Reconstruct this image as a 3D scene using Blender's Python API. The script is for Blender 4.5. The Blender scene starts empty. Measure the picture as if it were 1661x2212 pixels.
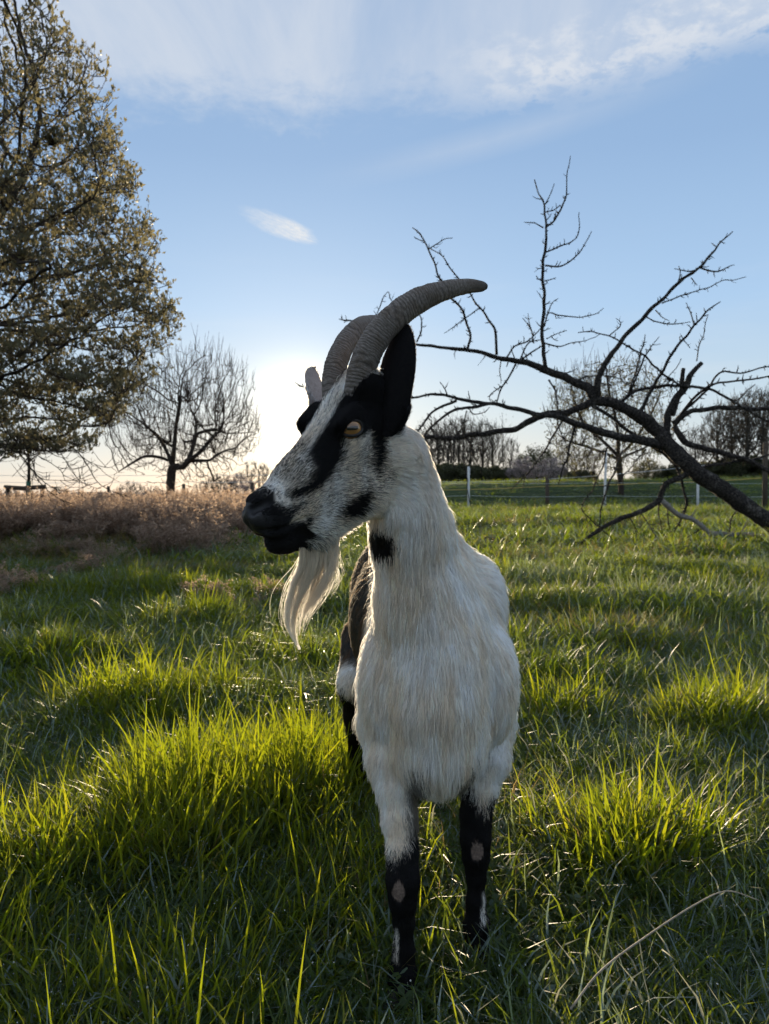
import bpy, bmesh, math, random, os
import numpy as np
from mathutils import Vector, Matrix, kdtree

random.seed(11)
rng = np.random.default_rng(7)
sc = bpy.context.scene
col = sc.collection

# ------------------------------------------------------------------ camera, sky, sun, exposure
CAM_H = 0.87
PITCH = math.atan(36 / 1598)
cam = bpy.data.cameras.new('camera')
cam_o = bpy.data.objects.new('camera', cam)
col.objects.link(cam_o)
cam_o.location = (0, 0, CAM_H)
cam_o.rotation_euler = (math.radians(90) - PITCH, 0, 0)
cam.sensor_fit = 'VERTICAL'
cam.sensor_height = 24
cam.sensor_width = 18
cam.lens = 17.34
cam.clip_start = 0.05
cam.clip_end = 6000
cam.dof.use_dof = True
cam.dof.focus_distance = 1.22
cam.dof.aperture_fstop = 6.5
sc.camera = cam_o

SUN_EL = math.radians(5.6)
SUN_AZ = math.radians(-6.4)                      # from +Y, positive to the right
sun_dir = Vector((math.sin(SUN_AZ) * math.cos(SUN_EL), math.cos(SUN_AZ) * math.cos(SUN_EL), math.sin(SUN_EL)))
sl = bpy.data.lights.new('sun', 'SUN')
sl.energy = 4.6
sl.angle = math.radians(0.55)
sl.color = (1.0, 0.80, 0.53)
so = bpy.data.objects.new('sun', sl)
col.objects.link(so)
so.rotation_euler = sun_dir.to_track_quat('Z', 'Y').to_euler()

sc.view_settings.view_transform = 'Standard'
sc.view_settings.look = 'None'
sc.view_settings.exposure = 1.00
sc.view_settings.gamma = 1
sc.view_settings.use_curve_mapping = False
sc.render.engine = 'CYCLES'
sc.cycles.use_denoising = True
sc.cycles.max_bounces = 5
sc.cycles.use_adaptive_sampling = True
sc.cycles.adaptive_threshold = 0.04
sc.render.use_persistent_data = False
sc.cycles.transparent_max_bounces = 4
sc.cycles.diffuse_bounces = 2
sc.cycles.glossy_bounces = 2
sc.cycles.caustics_reflective = False
sc.cycles.caustics_refractive = False
sc.cycles.transmission_bounces = 4
sc.cycles.sample_clamp_indirect = 6
sc.cycles_curves.shape = 'RIBBONS'
sc.cycles_curves.subdivisions = 2


class G:
    """a short way to write node graphs"""
    def __init__(s, nt):
        s.nt = nt

    def n(s, t, **kw):
        nd = s.nt.nodes.new(t)
        ins = kw.pop('ins', {})
        for k, v in kw.items():
            setattr(nd, k, v)
        for k, v in ins.items():
            if hasattr(v, 'node') or isinstance(v, bpy.types.NodeSocket):
                s.nt.links.new(v, nd.inputs[k])
            else:
                nd.inputs[k].default_value = v
        return nd

    def m(s, op, a, b=None, c=None, clamp=False):
        nd = s.nt.nodes.new('ShaderNodeMath')
        nd.operation = op
        nd.use_clamp = clamp
        for i, v in enumerate((a, b, c)):
            if v is None:
                continue
            if isinstance(v, bpy.types.NodeSocket):
                s.nt.links.new(v, nd.inputs[i])
            else:
                nd.inputs[i].default_value = v
        return nd.outputs[0]

    def mix(s, f, a, b, bt='MIX'):
        nd = s.nt.nodes.new('ShaderNodeMix')
        nd.data_type = 'RGBA'
        nd.blend_type = bt
        for k, v in ((0, f), (6, a), (7, b)):
            if isinstance(v, bpy.types.NodeSocket):
                s.nt.links.new(v, nd.inputs[k])
            elif k == 0:
                nd.inputs[k].default_value = v
            else:
                nd.inputs[k].default_value = (*v, 1) if len(v) == 3 else v
        return nd.outputs[2]

    def ramp(s, f, stops):
        nd = s.nt.nodes.new('ShaderNodeValToRGB')
        s.nt.links.new(f, nd.inputs[0])
        els = nd.color_ramp.elements
        while len(els) < len(stops):
            els.new(0.5)
        for e, (p, c) in zip(els, stops):
            e.position = p
            e.color = (*c, 1) if len(c) == 3 else c
        return nd.outputs[0]

    def sstep(s, x, a, b):
        nd = s.nt.nodes.new('ShaderNodeMapRange')
        nd.interpolation_type = 'SMOOTHSTEP'
        nd.clamp = True
        s.nt.links.new(x, nd.inputs[0])
        nd.inputs[1].default_value = a
        nd.inputs[2].default_value = b
        return nd.outputs[0]


world = bpy.data.worlds.new('World')
sc.world = world
world.use_nodes = True
wt = world.node_tree
wt.nodes.clear()
g = G(wt)
sky = g.n('ShaderNodeTexSky', sky_type='NISHITA', sun_disc=False, sun_elevation=SUN_EL,
          sun_rotation=SUN_AZ, altitude=100, air_density=1.0, dust_density=0.35, ozone_density=2.2)
co = g.n('ShaderNodeTexCoord').outputs['Generated']
sp = g.n('ShaderNodeSeparateXYZ', ins={0: co})
az = g.m('ARCTAN2', sp.outputs[0], sp.outputs[1])            # radians right of +Y
el = g.m('ARCSINE', sp.outputs[2])
# thin cirrus: a sheet of streaks high up with a ragged lower edge, one contrail-like streak, one small wisp
pl = g.n('ShaderNodeCombineXYZ', ins={0: g.m('DIVIDE', sp.outputs[0], g.m('MAXIMUM', sp.outputs[2], 0.05)),
                                      1: g.m('DIVIDE', sp.outputs[1], g.m('MAXIMUM', sp.outputs[2], 0.05)), 2: 0.0}).outputs[0]


def noise(vec, scale, rot, stretch, detail=6, rough=0.6, dist=0.0, loc=(0, 0, 0)):
    mp = g.n('ShaderNodeMapping', ins={'Vector': vec, 'Rotation': (0, 0, rot), 'Scale': stretch, 'Location': loc})
    return g.n('ShaderNodeTexNoise', ins={'Vector': mp.outputs[0], 'Scale': scale, 'Detail': detail, 'Roughness': rough, 'Distortion': dist}).outputs['Fac']


n_big = noise(pl, 1.1, 0.5, (1, 0.6, 1), 4)
n_str = noise(pl, 2.6, 0.9, (1.0, 0.28, 1), 7, 0.62, 0.4, (3, 1, 0))
n_fine = noise(pl, 9.0, -0.35, (1.0, 0.22, 1), 6, 0.65, 0.3)
n_puff = noise(co, 22.0, 0.0, (1, 1, 2.2), 6, 0.65, 0.2)
azw = az
# lower edge of the sheet, in elevation, as it runs across the sky
edge = g.m('ADD', g.m('MULTIPLY', azw, 0.055), 0.470)
edge = g.m('ADD', edge, g.m('MULTIPLY', g.m('SUBTRACT', n_puff, 0.5), 0.10))
edge = g.m('ADD', edge, g.m('MULTIPLY', g.m('SUBTRACT', n_big, 0.5), 0.06))
above = g.m('SUBTRACT', el, edge)
sheet = g.m('MULTIPLY', g.sstep(above, -0.02, 0.05), g.m('ADD', 0.36, g.m('MULTIPLY', g.sstep(n_str, 0.3, 0.7), 0.46)))
sheet = g.m('MULTIPLY', sheet, g.m('ADD', 0.75, g.m('MULTIPLY', n_fine, 0.5)))
rim_w = g.m('MULTIPLY', g.m('MULTIPLY', g.sstep(above, -0.02, 0.01), g.m('SUBTRACT', 1.0, g.sstep(above, 0.01, 0.075))), g.sstep(az, 0.04, 0.20))
rim_w = g.m('MULTIPLY', rim_w, g.sstep(n_puff, 0.36, 0.62))
sheet = g.m('ADD', g.m('MULTIPLY', sheet, 0.92), g.m('MULTIPLY', rim_w, 0.75))
# long faint streak
st_el = g.m('SUBTRACT', el, g.m('ADD', 0.415, g.m('MULTIPLY', az, 0.17)))
streak = g.m('SUBTRACT', 1.0, g.m('ABSOLUTE', g.m('DIVIDE', st_el, 0.022)), clamp=True)
streak = g.m('MULTIPLY', g.m('MULTIPLY', streak, g.m('MULTIPLY', g.sstep(az, -0.12, 0.1), g.m('SUBTRACT', 1.0, g.sstep(az, 0.2, 0.5)))), g.m('MULTIPLY', n_str, 0.42))
# small wisp
wx = g.m('SUBTRACT', az, -0.142)
wy = g.m('ADD', g.m('SUBTRACT', el, 0.344), g.m('MULTIPLY', wx, 0.28))
wr = g.m('ADD', g.m('POWER', g.m('DIVIDE', wx, 0.050), 2.0), g.m('POWER', g.m('DIVIDE', wy, 0.0145), 2.0))
wn = noise(g.n('ShaderNodeCombineXYZ', ins={0: wx, 1: wy, 2: 0.0}).outputs[0], 26.0, 1.0, (0.6, 3.4, 1), 6, 0.65)
rip = g.n('ShaderNodeTexNoise', ins={'Vector': g.n('ShaderNodeMapping', ins={'Vector': g.n('ShaderNodeCombineXYZ', ins={0: wx, 1: wy, 2: 0.0}).outputs[0], 'Rotation': (0, 0, -0.9), 'Scale': (1, 5, 1)}).outputs[0], 'Scale': 90.0, 'Detail': 5.0, 'Roughness': 0.7}).outputs['Fac']
wisp = g.m('MULTIPLY', g.m('MULTIPLY', g.m('SUBTRACT', 1.0, g.sstep(g.m('ADD', wr, g.m('MULTIPLY', g.m('SUBTRACT', wn, 0.5), 1.9)), 0.25, 1.25)), g.m('ADD', 0.30, g.m('MULTIPLY', g.sstep(az, -0.19, -0.11), 0.6))), g.m('ADD', 0.55, g.m('MULTIPLY', g.sstep(rip, 0.35, 0.65), 0.6)))
# low thin veils near the horizon
veil = g.m('MULTIPLY', g.sstep(noise(g.n('ShaderNodeCombineXYZ', ins={0: az, 1: el, 2: 0.0}).outputs[0], 3.0, -0.12, (1, 7.0, 1), 5, 0.6), 0.48, 0.75), g.m('SUBTRACT', 1.0, g.sstep(el, 0.1, 0.38)))
cl = g.m('ADD', g.m('ADD', sheet, streak), g.m('ADD', wisp, g.m('MULTIPLY', veil, 0.16)), clamp=True)
# light scattered close round the sun
sdot = g.n('ShaderNodeVectorMath', operation='DOT_PRODUCT', ins={0: co, 1: sun_dir}).outputs['Value']
ang = g.m('ARCCOSINE', g.m('MINIMUM', sdot, 0.99999))
glow = g.m('ADD', g.m('MULTIPLY', g.m('EXPONENT', g.m('MULTIPLY', g.m('POWER', g.m('DIVIDE', ang, 0.056), 2.0), -1.0)), 1.15),
           g.m('MULTIPLY', g.m('EXPONENT', g.m('DIVIDE', ang, -0.11)), 0.30))
sky_c = g.n('ShaderNodeHueSaturation', ins={'Saturation': 1.0, 'Value': 1.0, 'Color': sky.outputs[0]}).outputs[0]
SKY_STRENGTH = 0.15
# the sky of this hour: clear blue overhead, paling to the horizon
blue = g.ramp(el, [(0.0, (0.64, 0.61, 0.57)), (0.05, (0.58, 0.61, 0.64)), (0.12, (0.50, 0.60, 0.69)), (0.24, (0.37, 0.53, 0.74)), (0.42, (0.27, 0.41, 0.63)), (0.9, (0.20, 0.32, 0.53))])
base = g.mix(0.94, g.n('ShaderNodeVectorMath', operation='SCALE', ins={0: sky_c, 'Scale': SKY_STRENGTH * 2.4}).outputs[0], blue)
warm = g.n('ShaderNodeVectorMath', operation='SCALE', ins={0: (1.0, 0.86, 0.62), 'Scale': glow}).outputs[0]
cloudc = g.mix(g.sstep(el, 0.1, 0.6), (0.80, 0.79, 0.76), (0.60, 0.65, 0.73))
base = g.mix(cl, base, cloudc)
tot = g.n('ShaderNodeVectorMath', operation='ADD', ins={0: base, 1: warm}).outputs[0]
# below the horizon the dome goes on in the ground's tone
tot = g.mix(g.sstep(sp.outputs[2], -0.03, -0.004), (0.10, 0.12, 0.07), tot)
bg = g.n('ShaderNodeBackground', ins={'Color': tot, 'Strength': 0.56})
wo = g.n('ShaderNodeOutputWorld')
wt.links.new(bg.outputs[0], wo.inputs[0])

# ------------------------------------------------------------------ helpers
CF = np.array([0, math.cos(PITCH), -math.sin(PITCH)])
CU = np.array([0, math.sin(PITCH), math.cos(PITCH)])
CR = np.array([1.0, 0, 0])
CC = np.array([0, 0, CAM_H])


def ray(u, v):
    """direction of the sight line through a measured point of the photograph"""
    return CR * (u - 830.5) / 1598 + CF - CU * (v - 1106) / 1598


def at(u, v, Y):
    """the place at distance Y along that sight line"""
    d = ray(u, v)
    return CC + d * (Y / d[1])


def tag(o, label=None, cat=None, group=None, kind=None):
    if label: o['label'] = label
    if cat: o['category'] = cat
    if group: o['group'] = group
    if kind: o['kind'] = kind
    return o


def empty(name, loc=(0, 0, 0)):
    o = bpy.data.objects.new(name, None)
    o.location = loc
    o.empty_display_size = 0.1
    col.objects.link(o)
    return o


def link(name, me, mat=None, parent=None, smooth=False):
    o = bpy.data.objects.new(name, me)
    col.objects.link(o)
    if mat is not None and not me.materials:
        me.materials.append(mat)
    if parent is not None:
        o.parent = parent
        o.matrix_parent_inverse = Matrix.Translation(parent.matrix_basis.translation).inverted()
    if smooth:
        me.polygons.foreach_set('use_smooth', [True] * len(me.polygons))
    return o


def mesh_np(name, V, Fq, smooth=True, tris=False):
    """mesh from arrays: V (n,3), Fq (m,4) or (m,3)"""
    me = bpy.data.meshes.new(name)
    V = np.asarray(V, np.float32)
    Fq = np.asarray(Fq, np.int32)
    k = Fq.shape[1]
    me.vertices.add(len(V))
    me.vertices.foreach_set('co', V.ravel())
    me.loops.add(Fq.size)
    me.loops.foreach_set('vertex_index', Fq.ravel())
    me.polygons.add(len(Fq))
    me.polygons.foreach_set('loop_start', np.arange(0, Fq.size, k, dtype=np.int32))
    me.polygons.foreach_set('loop_total', np.full(len(Fq), k, np.int32))
    me.update(calc_edges=True)
    if smooth:
        me.polygons.foreach_set('use_smooth', np.ones(len(Fq), bool))
    return me


def set_col(me, name, C4, domain='POINT'):
    a = me.attributes.new(name, 'FLOAT_COLOR', domain)
    C4 = np.asarray(C4, np.float32)
    if C4.shape[1] == 3:
        C4 = np.concatenate([C4, np.ones((len(C4), 1), np.float32)], 1)
    a.data.foreach_set('color', C4.ravel())


def mat_new(name):
    m = bpy.data.materials.new(name)
    m.use_nodes = True
    m.node_tree.nodes.clear()
    return m, G(m.node_tree)


def out(gm, sh):
    o = gm.n('ShaderNodeOutputMaterial')
    gm.nt.links.new(sh, o.inputs[0])


def simple_mat(name, c1, c2, scale=20, rough=0.8, bump=0.3, spec=0.3, stretch=(1, 1, 1), bdist=0.01):
    m, gm = mat_new(name)
    tc = gm.n('ShaderNodeTexCoord').outputs['Object']
    mp = gm.n('ShaderNodeMapping', ins={'Vector': tc, 'Scale': stretch}).outputs[0]
    nz = gm.n('ShaderNodeTexNoise', ins={'Vector': mp, 'Scale': scale, 'Detail': 6, 'Roughness': 0.65}).outputs['Fac']
    c = gm.mix(gm.sstep(nz, 0.3, 0.7), c1, c2)
    b = gm.n('ShaderNodeBump', ins={'Strength': bump, 'Distance': bdist, 'Height': nz}).outputs[0]
    p = gm.n('ShaderNodeBsdfPrincipled', ins={'Base Color': c, 'Roughness': rough, 'Normal': b, 'Specular IOR Level': spec})
    out(gm, p.outputs[0])
    return m


_perm = np.random.default_rng(3).permutation(256).astype(np.int64)
_perm = np.concatenate([_perm, _perm, _perm])
_gr = np.random.default_rng(4).normal(size=(256, 3))
_gr /= np.linalg.norm(_gr, axis=1)[:, None]


def pnoise(P):
    """gradient noise, about -1..1, vectorised"""
    P = np.asarray(P, float)
    i = np.floor(P).astype(np.int64)
    f = P - i
    u = f * f * f * (f * (f * 6 - 15) + 10)
    i &= 255
    res = 0
    for dx in (0, 1):
        for dy in (0, 1):
            for dz in (0, 1):
                h = _perm[_perm[_perm[(i[:, 0] + dx) & 255] + ((i[:, 1] + dy) & 255)] + ((i[:, 2] + dz) & 255)]
                gv = _gr[h & 255]
                d = f - np.array([dx, dy, dz])
                w = (u[:, 0] if dx else 1 - u[:, 0]) * (u[:, 1] if dy else 1 - u[:, 1]) * (u[:, 2] if dz else 1 - u[:, 2])
                res = res + w * (gv * d).sum(1)
    return res * 1.5


def sst(x, a, b):
    t = np.clip((x - a) / (b - a), 0, 1)
    return t * t * (3 - 2 * t)


def tube(path, rad, sides=8, squash=None, cap=True, twist=0.0):
    """vertices and quads of a swept tube (parallel-transport frame)"""
    P = np.asarray(path, float)
    n = len(P)
    R = np.broadcast_to(np.asarray(rad, float), (n,))
    T = np.gradient(P, axis=0)
    T /= np.linalg.norm(T, axis=1)[:, None] + 1e-12
    up = np.array([0, 0, 1.0]) if abs(T[0][2]) < 0.9 else np.array([1.0, 0, 0])
    A = np.cross(T[0], up)
    A /= np.linalg.norm(A)
    V = []
    th = np.linspace(0, 2 * math.pi, sides, endpoint=False)
    for k in range(n):
        A = A - T[k] * (A @ T[k])
        A /= np.linalg.norm(A)
        B = np.cross(T[k], A)
        V.append(P[k] + R[k] * (np.cos(th)[:, None] * A + np.sin(th)[:, None] * B))
    V = np.concatenate(V)
    a = np.arange(sides)
    b = (a + 1) % sides
    F = np.concatenate([np.stack([k * sides + a, k * sides + b, (k + 1) * sides + b, (k + 1) * sides + a], 1) for k in range(n - 1)])
    if cap:
        V = np.concatenate([V, P[:1], P[-1:]])
        c0, c1 = n * sides, n * sides + 1
        F = np.concatenate([F, np.stack([b, a, np.full(sides, c0), np.full(sides, c0)], 1)[:, :4],
                            np.stack([(n - 1) * sides + a, (n - 1) * sides + b, np.full(sides, c1), np.full(sides, c1)], 1)])
    return V, F


class Acc:
    """collects tubes and blades for one mesh; caps are written as triangles"""
    def __init__(s):
        s.V, s.Q, s.T, s.n = [], [], [], 0

    def add(s, V, F):
        F = np.asarray(F)
        if F.shape[1] == 4:
            deg = F[:, 2] == F[:, 3]
            if deg.any():
                s.T.append(F[deg][:, :3] + s.n)
            s.Q.append(F[~deg] + s.n)
        else:
            s.T.append(F + s.n)
        s.V.append(np.asarray(V))
        s.n += len(V)

    def mesh(s, name, smooth=True):
        V = np.concatenate(s.V).astype(np.float32)
        Q = np.concatenate(s.Q) if s.Q else np.zeros((0, 4), int)
        T = np.concatenate(s.T) if s.T else np.zeros((0, 3), int)
        me = bpy.data.meshes.new(name)
        me.vertices.add(len(V))
        me.vertices.foreach_set('co', V.ravel())
        li = np.concatenate([Q.ravel(), T.ravel()]).astype(np.int32)
        me.loops.add(len(li))
        me.loops.foreach_set('vertex_index', li)
        tot = np.concatenate([np.full(len(Q), 4), np.full(len(T), 3)]).astype(np.int32)
        me.polygons.add(len(tot))
        me.polygons.foreach_set('loop_start', np.concatenate([[0], np.cumsum(tot)[:-1]]).astype(np.int32))
        me.polygons.foreach_set('loop_total', tot)
        me.update(calc_edges=True)
        if smooth:
            me.polygons.foreach_set('use_smooth', np.ones(len(tot), bool))
        return me


def spline(pts, n):
    """Catmull-Rom through points (k,d) sampled at n places"""
    P = np.asarray(pts, float)
    P = np.concatenate([2 * P[:1] - P[1:2], P, 2 * P[-1:] - P[-2:-1]])
    k = len(P) - 3
    t = np.linspace(0, k, n)
    i = np.minimum(t.astype(int), k - 1)
    f = (t - i)[:, None]
    a, b, c, d = P[i], P[i + 1], P[i + 2], P[i + 3]
    return 0.5 * ((2 * b) + (c - a) * f + (2 * a - 5 * b + 4 * c - d) * f ** 2 + (3 * b - a - 3 * c + d) * f ** 3)


# ------------------------------------------------------------------ the lie of the land
MOUNDS = ((-1.00, 2.85, 0.45, 0.30, 1.0), (-0.40, 1.98, 0.40, 0.36, 1.0), (-0.80, 1.62, 0.3, 0.2, 0.7), (0.58, 1.74, 0.20, 0.15, 0.9), (1.22, 2.68, 0.32, 0.16, 1.0), (0.74, 2.80, 0.22, 0.14, 0.9), (-1.15, 4.5, 0.4, 0.26, 1.4),
          (-0.5, 3.6, 0.8, 0.2, 0.9), (1.0, 4.0, 0.7, 0.2, 1.0), (0.9, 5.2, 1.0, 0.25, 1.2), (-2.0, 5.6, 0.8, 0.3, 1.5), (0.45, 3.3, 0.4, 0.2, 0.7), (-1.7, 3.6, 0.5, 0.25, 1.0), (0.3, 6.6, 1.4, 0.35, 1.3), (2.4, 6.9, 1.0, 0.3, 1.4), (-0.1, 2.9, 0.3, 0.2, 0.6))


def land(x, y, fine=True):
    x = np.asarray(x, float)
    y = np.asarray(y, float)
    r = np.hypot(x, y)
    ang = x / np.maximum(y, 0.5)
    wr = sst(ang, -0.10, 0.10) * (y > 0)
    z = np.interp(r, [0, 3.2, 10, 15, 20, 22, 4000], [0, 0, 0.22, 0.36, 0.44, 0.42, 0.42])
    # on the right a grassy bank rises behind the fence, on the left the field falls away
    top = 1.10 + 0.30 * np.clip(ang, 0, 0.6) / 0.5
    bank = np.interp(y, [0, 22.5, 30.5, 40, 75, 400, 4000], [0, 0, 0.88, 0.98, 1.1, -1.5, -4.5]) * np.where(y < 60, top / 1.10, 1)
    fall = np.interp(r, [0, 20, 60, 160, 600, 4000], [0, 0, -0.25, -3.0, -9, -14])
    z = z + wr * bank + (1 - wr) * fall
    if fine:
        P = np.stack([x.ravel(), y.ravel(), np.zeros(x.size)], 1)
        n1 = pnoise(P * [0.9, 1.5, 1] + [3.3, 1.7, 0.5]).reshape(x.shape)
        n2 = pnoise(P * [2.6, 3.9, 1] + [8.1, 4.7, 2.5]).reshape(x.shape)
        n3 = pnoise(P * [9, 9, 1] + 1.5).reshape(x.shape)
        n0 = pnoise(P * [0.16, 0.24, 1] + 9.5).reshape(x.shape)
        near = sst(r, 0.9, 3.0)
        z = z + near * (0.078 * n1 * sst(r, 1.8, 4.0) + 0.028 * n2) * (1 - sst(r, 60, 140)) + 0.006 * n3 * (1 - sst(r, 10, 25))
        for cx, cy, rx, ry, a_ in MOUNDS:
            z = z + 0.056 * a_ * np.exp(-((x - cx) / rx) ** 2 - ((y - cy - 0.04) / ry) ** 2)
        z = z + 0.10 * n0 * sst(r, 5, 12) * (1 - 0.7 * sst(r, 18, 24))
    return z


m_soil, gm = mat_new('meadow_ground')
geo = gm.n('ShaderNodeNewGeometry').outputs['Position']
a = gm.n('ShaderNodeTexNoise', ins={'Vector': geo, 'Scale': 3.0, 'Detail': 8.0, 'Roughness': 0.7}).outputs['Fac']
b = gm.n('ShaderNodeTexNoise', ins={'Vector': geo, 'Scale': 0.35, 'Detail': 5.0}).outputs['Fac']
ff = gm.n('ShaderNodeTexNoise', ins={'Vector': geo, 'Scale': 60.0, 'Detail': 4.0, 'Roughness': 0.7}).outputs['Fac']
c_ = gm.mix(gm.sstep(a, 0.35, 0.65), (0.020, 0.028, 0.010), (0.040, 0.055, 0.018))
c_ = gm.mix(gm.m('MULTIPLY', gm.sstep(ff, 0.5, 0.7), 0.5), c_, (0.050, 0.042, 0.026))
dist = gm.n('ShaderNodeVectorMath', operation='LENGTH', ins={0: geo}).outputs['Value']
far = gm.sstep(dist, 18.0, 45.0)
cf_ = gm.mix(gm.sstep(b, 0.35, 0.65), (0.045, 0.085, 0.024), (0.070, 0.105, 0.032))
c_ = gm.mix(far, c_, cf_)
bp = gm.n('ShaderNodeBump', ins={'Strength': 0.8, 'Distance': 0.02, 'Height': gm.m('ADD', a, ff)}).outputs[0]
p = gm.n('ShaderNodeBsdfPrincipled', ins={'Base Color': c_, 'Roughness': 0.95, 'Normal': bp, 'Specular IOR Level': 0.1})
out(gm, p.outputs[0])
rad_ = np.concatenate([[0.10], np.geomspace(0.2, 70, 330), np.geomspace(74, 4500, 34)])
an_f = np.radians(np.linspace(-52, 52, 330))
an_b = np.radians(np.linspace(52, 308, 64))[1:-1]
angs = np.concatenate([an_f, an_b])
RR, AA = np.meshgrid(rad_, angs, indexing='ij')
GX, GY = RR * np.sin(AA), RR * np.cos(AA)
GZ = land(GX, GY)
nA = len(angs)
V = np.stack([GX.ravel(), GY.ravel(), GZ.ravel()], 1)
i_, j_ = np.meshgrid(np.arange(len(rad_) - 1), np.arange(nA), indexing='ij')
jn = (j_ + 1) % nA
Q = np.stack([i_ * nA + j_, i_ * nA + jn, (i_ + 1) * nA + jn, (i_ + 1) * nA + j_], -1).reshape(-1, 4)
V = np.concatenate([V, [[0, 0, 0]]])
acc = Acc()
acc.add(V, Q[:, ::-1])
acc.T.append(np.stack([np.arange(nA), (np.arange(nA) + 1) % nA, np.full(nA, len(V) - 1)], 1)[:, ::-1])
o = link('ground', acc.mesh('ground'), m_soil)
tag(o, kind='structure')

# far wooded hills on the left
m_hill, gm = mat_new('far_woods')
geo = gm.n('ShaderNodeNewGeometry').outputs['Position']
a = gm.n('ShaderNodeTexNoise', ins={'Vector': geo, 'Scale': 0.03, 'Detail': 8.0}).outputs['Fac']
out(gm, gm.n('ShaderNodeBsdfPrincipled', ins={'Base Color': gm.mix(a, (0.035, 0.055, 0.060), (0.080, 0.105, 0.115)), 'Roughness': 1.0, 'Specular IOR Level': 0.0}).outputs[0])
hx_ = np.linspace(-1900, 1900, 1500)
hz = 14 + 10 * pnoise(np.stack([hx_ * 0.0021, hx_ * 0, hx_ * 0 + 2.2], 1)) + 4 * pnoise(np.stack([hx_ * 0.012, hx_ * 0, hx_ * 0], 1)) + 2.2 * np.abs(pnoise(np.stack([hx_ * 0.09, hx_ * 0, hx_ * 0 + 4], 1))) + 1.6 * rng.random(1500)
acc = Acc()
Vh = []
for k_, (dy, s_) in enumerate(((0, 0), (0, 1.0), (160, 1.15), (340, 0))):
    Vh.append(np.stack([hx_, 1900 + dy - 0.00006 * hx_ ** 2 + 0 * hx_, np.where(s_ > 0, hz * s_ - 14, -22)], 1))
Vh = np.concatenate(Vh)
n_ = 1500
q_ = np.concatenate([np.stack([k_ * n_ + np.arange(n_ - 1), k_ * n_ + np.arange(1, n_), (k_ + 1) * n_ + np.arange(1, n_), (k_ + 1) * n_ + np.arange(n_ - 1)], 1) for k_ in range(3)])
o = link('hills', mesh_np('hills', Vh, q_), m_hill)
tag(o, kind='structure')
# ------------------------------------------------------------------ bark
m_bark = simple_mat('bark_dark', (0.030, 0.024, 0.020), (0.075, 0.060, 0.048), 18, 0.9, 0.8, 0.15, (3, 3, 1), 0.02)
m_bark_dead, gm = mat_new('bark_dead')
tc = gm.n('ShaderNodeTexCoord').outputs['Object']
na = gm.n('ShaderNodeTexNoise', ins={'Vector': tc, 'Scale': 34.0, 'Detail': 7.0, 'Roughness': 0.7}).outputs['Fac']
nb = gm.n('ShaderNodeTexNoise', ins={'Vector': tc, 'Scale': 5.0, 'Detail': 5.0, 'Roughness': 0.65}).outputs['Fac']
vo = gm.n('ShaderNodeTexVoronoi', feature='DISTANCE_TO_EDGE', ins={'Vector': gm.n('ShaderNodeMapping', ins={'Vector': tc, 'Scale': (1, 1, 1)}).outputs[0], 'Scale': 26.0}).outputs['Distance']
cb_ = gm.mix(gm.sstep(na, 0.35, 0.65), (0.022, 0.019, 0.017), (0.085, 0.072, 0.062))
cb_ = gm.mix(gm.m('MULTIPLY', gm.sstep(nb, 0.56, 0.68), 0.75), cb_, (0.20, 0.18, 0.155))
cb_ = gm.mix(gm.m('MULTIPLY', gm.m('SUBTRACT', 1.0, gm.sstep(vo, 0.0, 0.12)), 0.7), cb_, (0.012, 0.010, 0.009))
hb_m = gm.m('ADD', na, gm.m('MULTIPLY', gm.sstep(vo, 0.0, 0.2), 0.8))
bp = gm.n('ShaderNodeBump', ins={'Strength': 1.0, 'Distance': 0.02, 'Height': hb_m}).outputs[0]
out(gm, gm.n('ShaderNodeBsdfPrincipled', ins={'Base Color': cb_, 'Roughness': 0.85, 'Normal': bp, 'Specular IOR Level': 0.2}).outputs[0])
m_bark_pale = simple_mat('wood_bare', (0.16, 0.14, 0.12), (0.34, 0.31, 0.28), 12, 0.8, 0.7, 0.2, (3, 3, 3), 0.012)
m_twig = simple_mat('twig', (0.045, 0.033, 0.024), (0.085, 0.062, 0.045), 10, 0.85, 0.1, 0.2)


def leaf_mat(name, c1, c2, tr, trw=0.45, rough=0.5):
    m, gm = mat_new(name)
    rnd = gm.n('ShaderNodeNewGeometry').outputs['Random Per Island']
    c = gm.mix(rnd, c1, c2)
    d = gm.n('ShaderNodeBsdfPrincipled', ins={'Base Color': c, 'Roughness': rough, 'Specular IOR Level': 0.35})
    t = gm.n('ShaderNodeBsdfTranslucent', ins={'Color': gm.mix(0.5, c, tr)})
    mx = gm.n('ShaderNodeMixShader', ins={0: trw})
    gm.nt.links.new(d.outputs[0], mx.inputs[1])
    gm.nt.links.new(t.outputs[0], mx.inputs[2])
    out(gm, mx.outputs[0])
    return m


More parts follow.
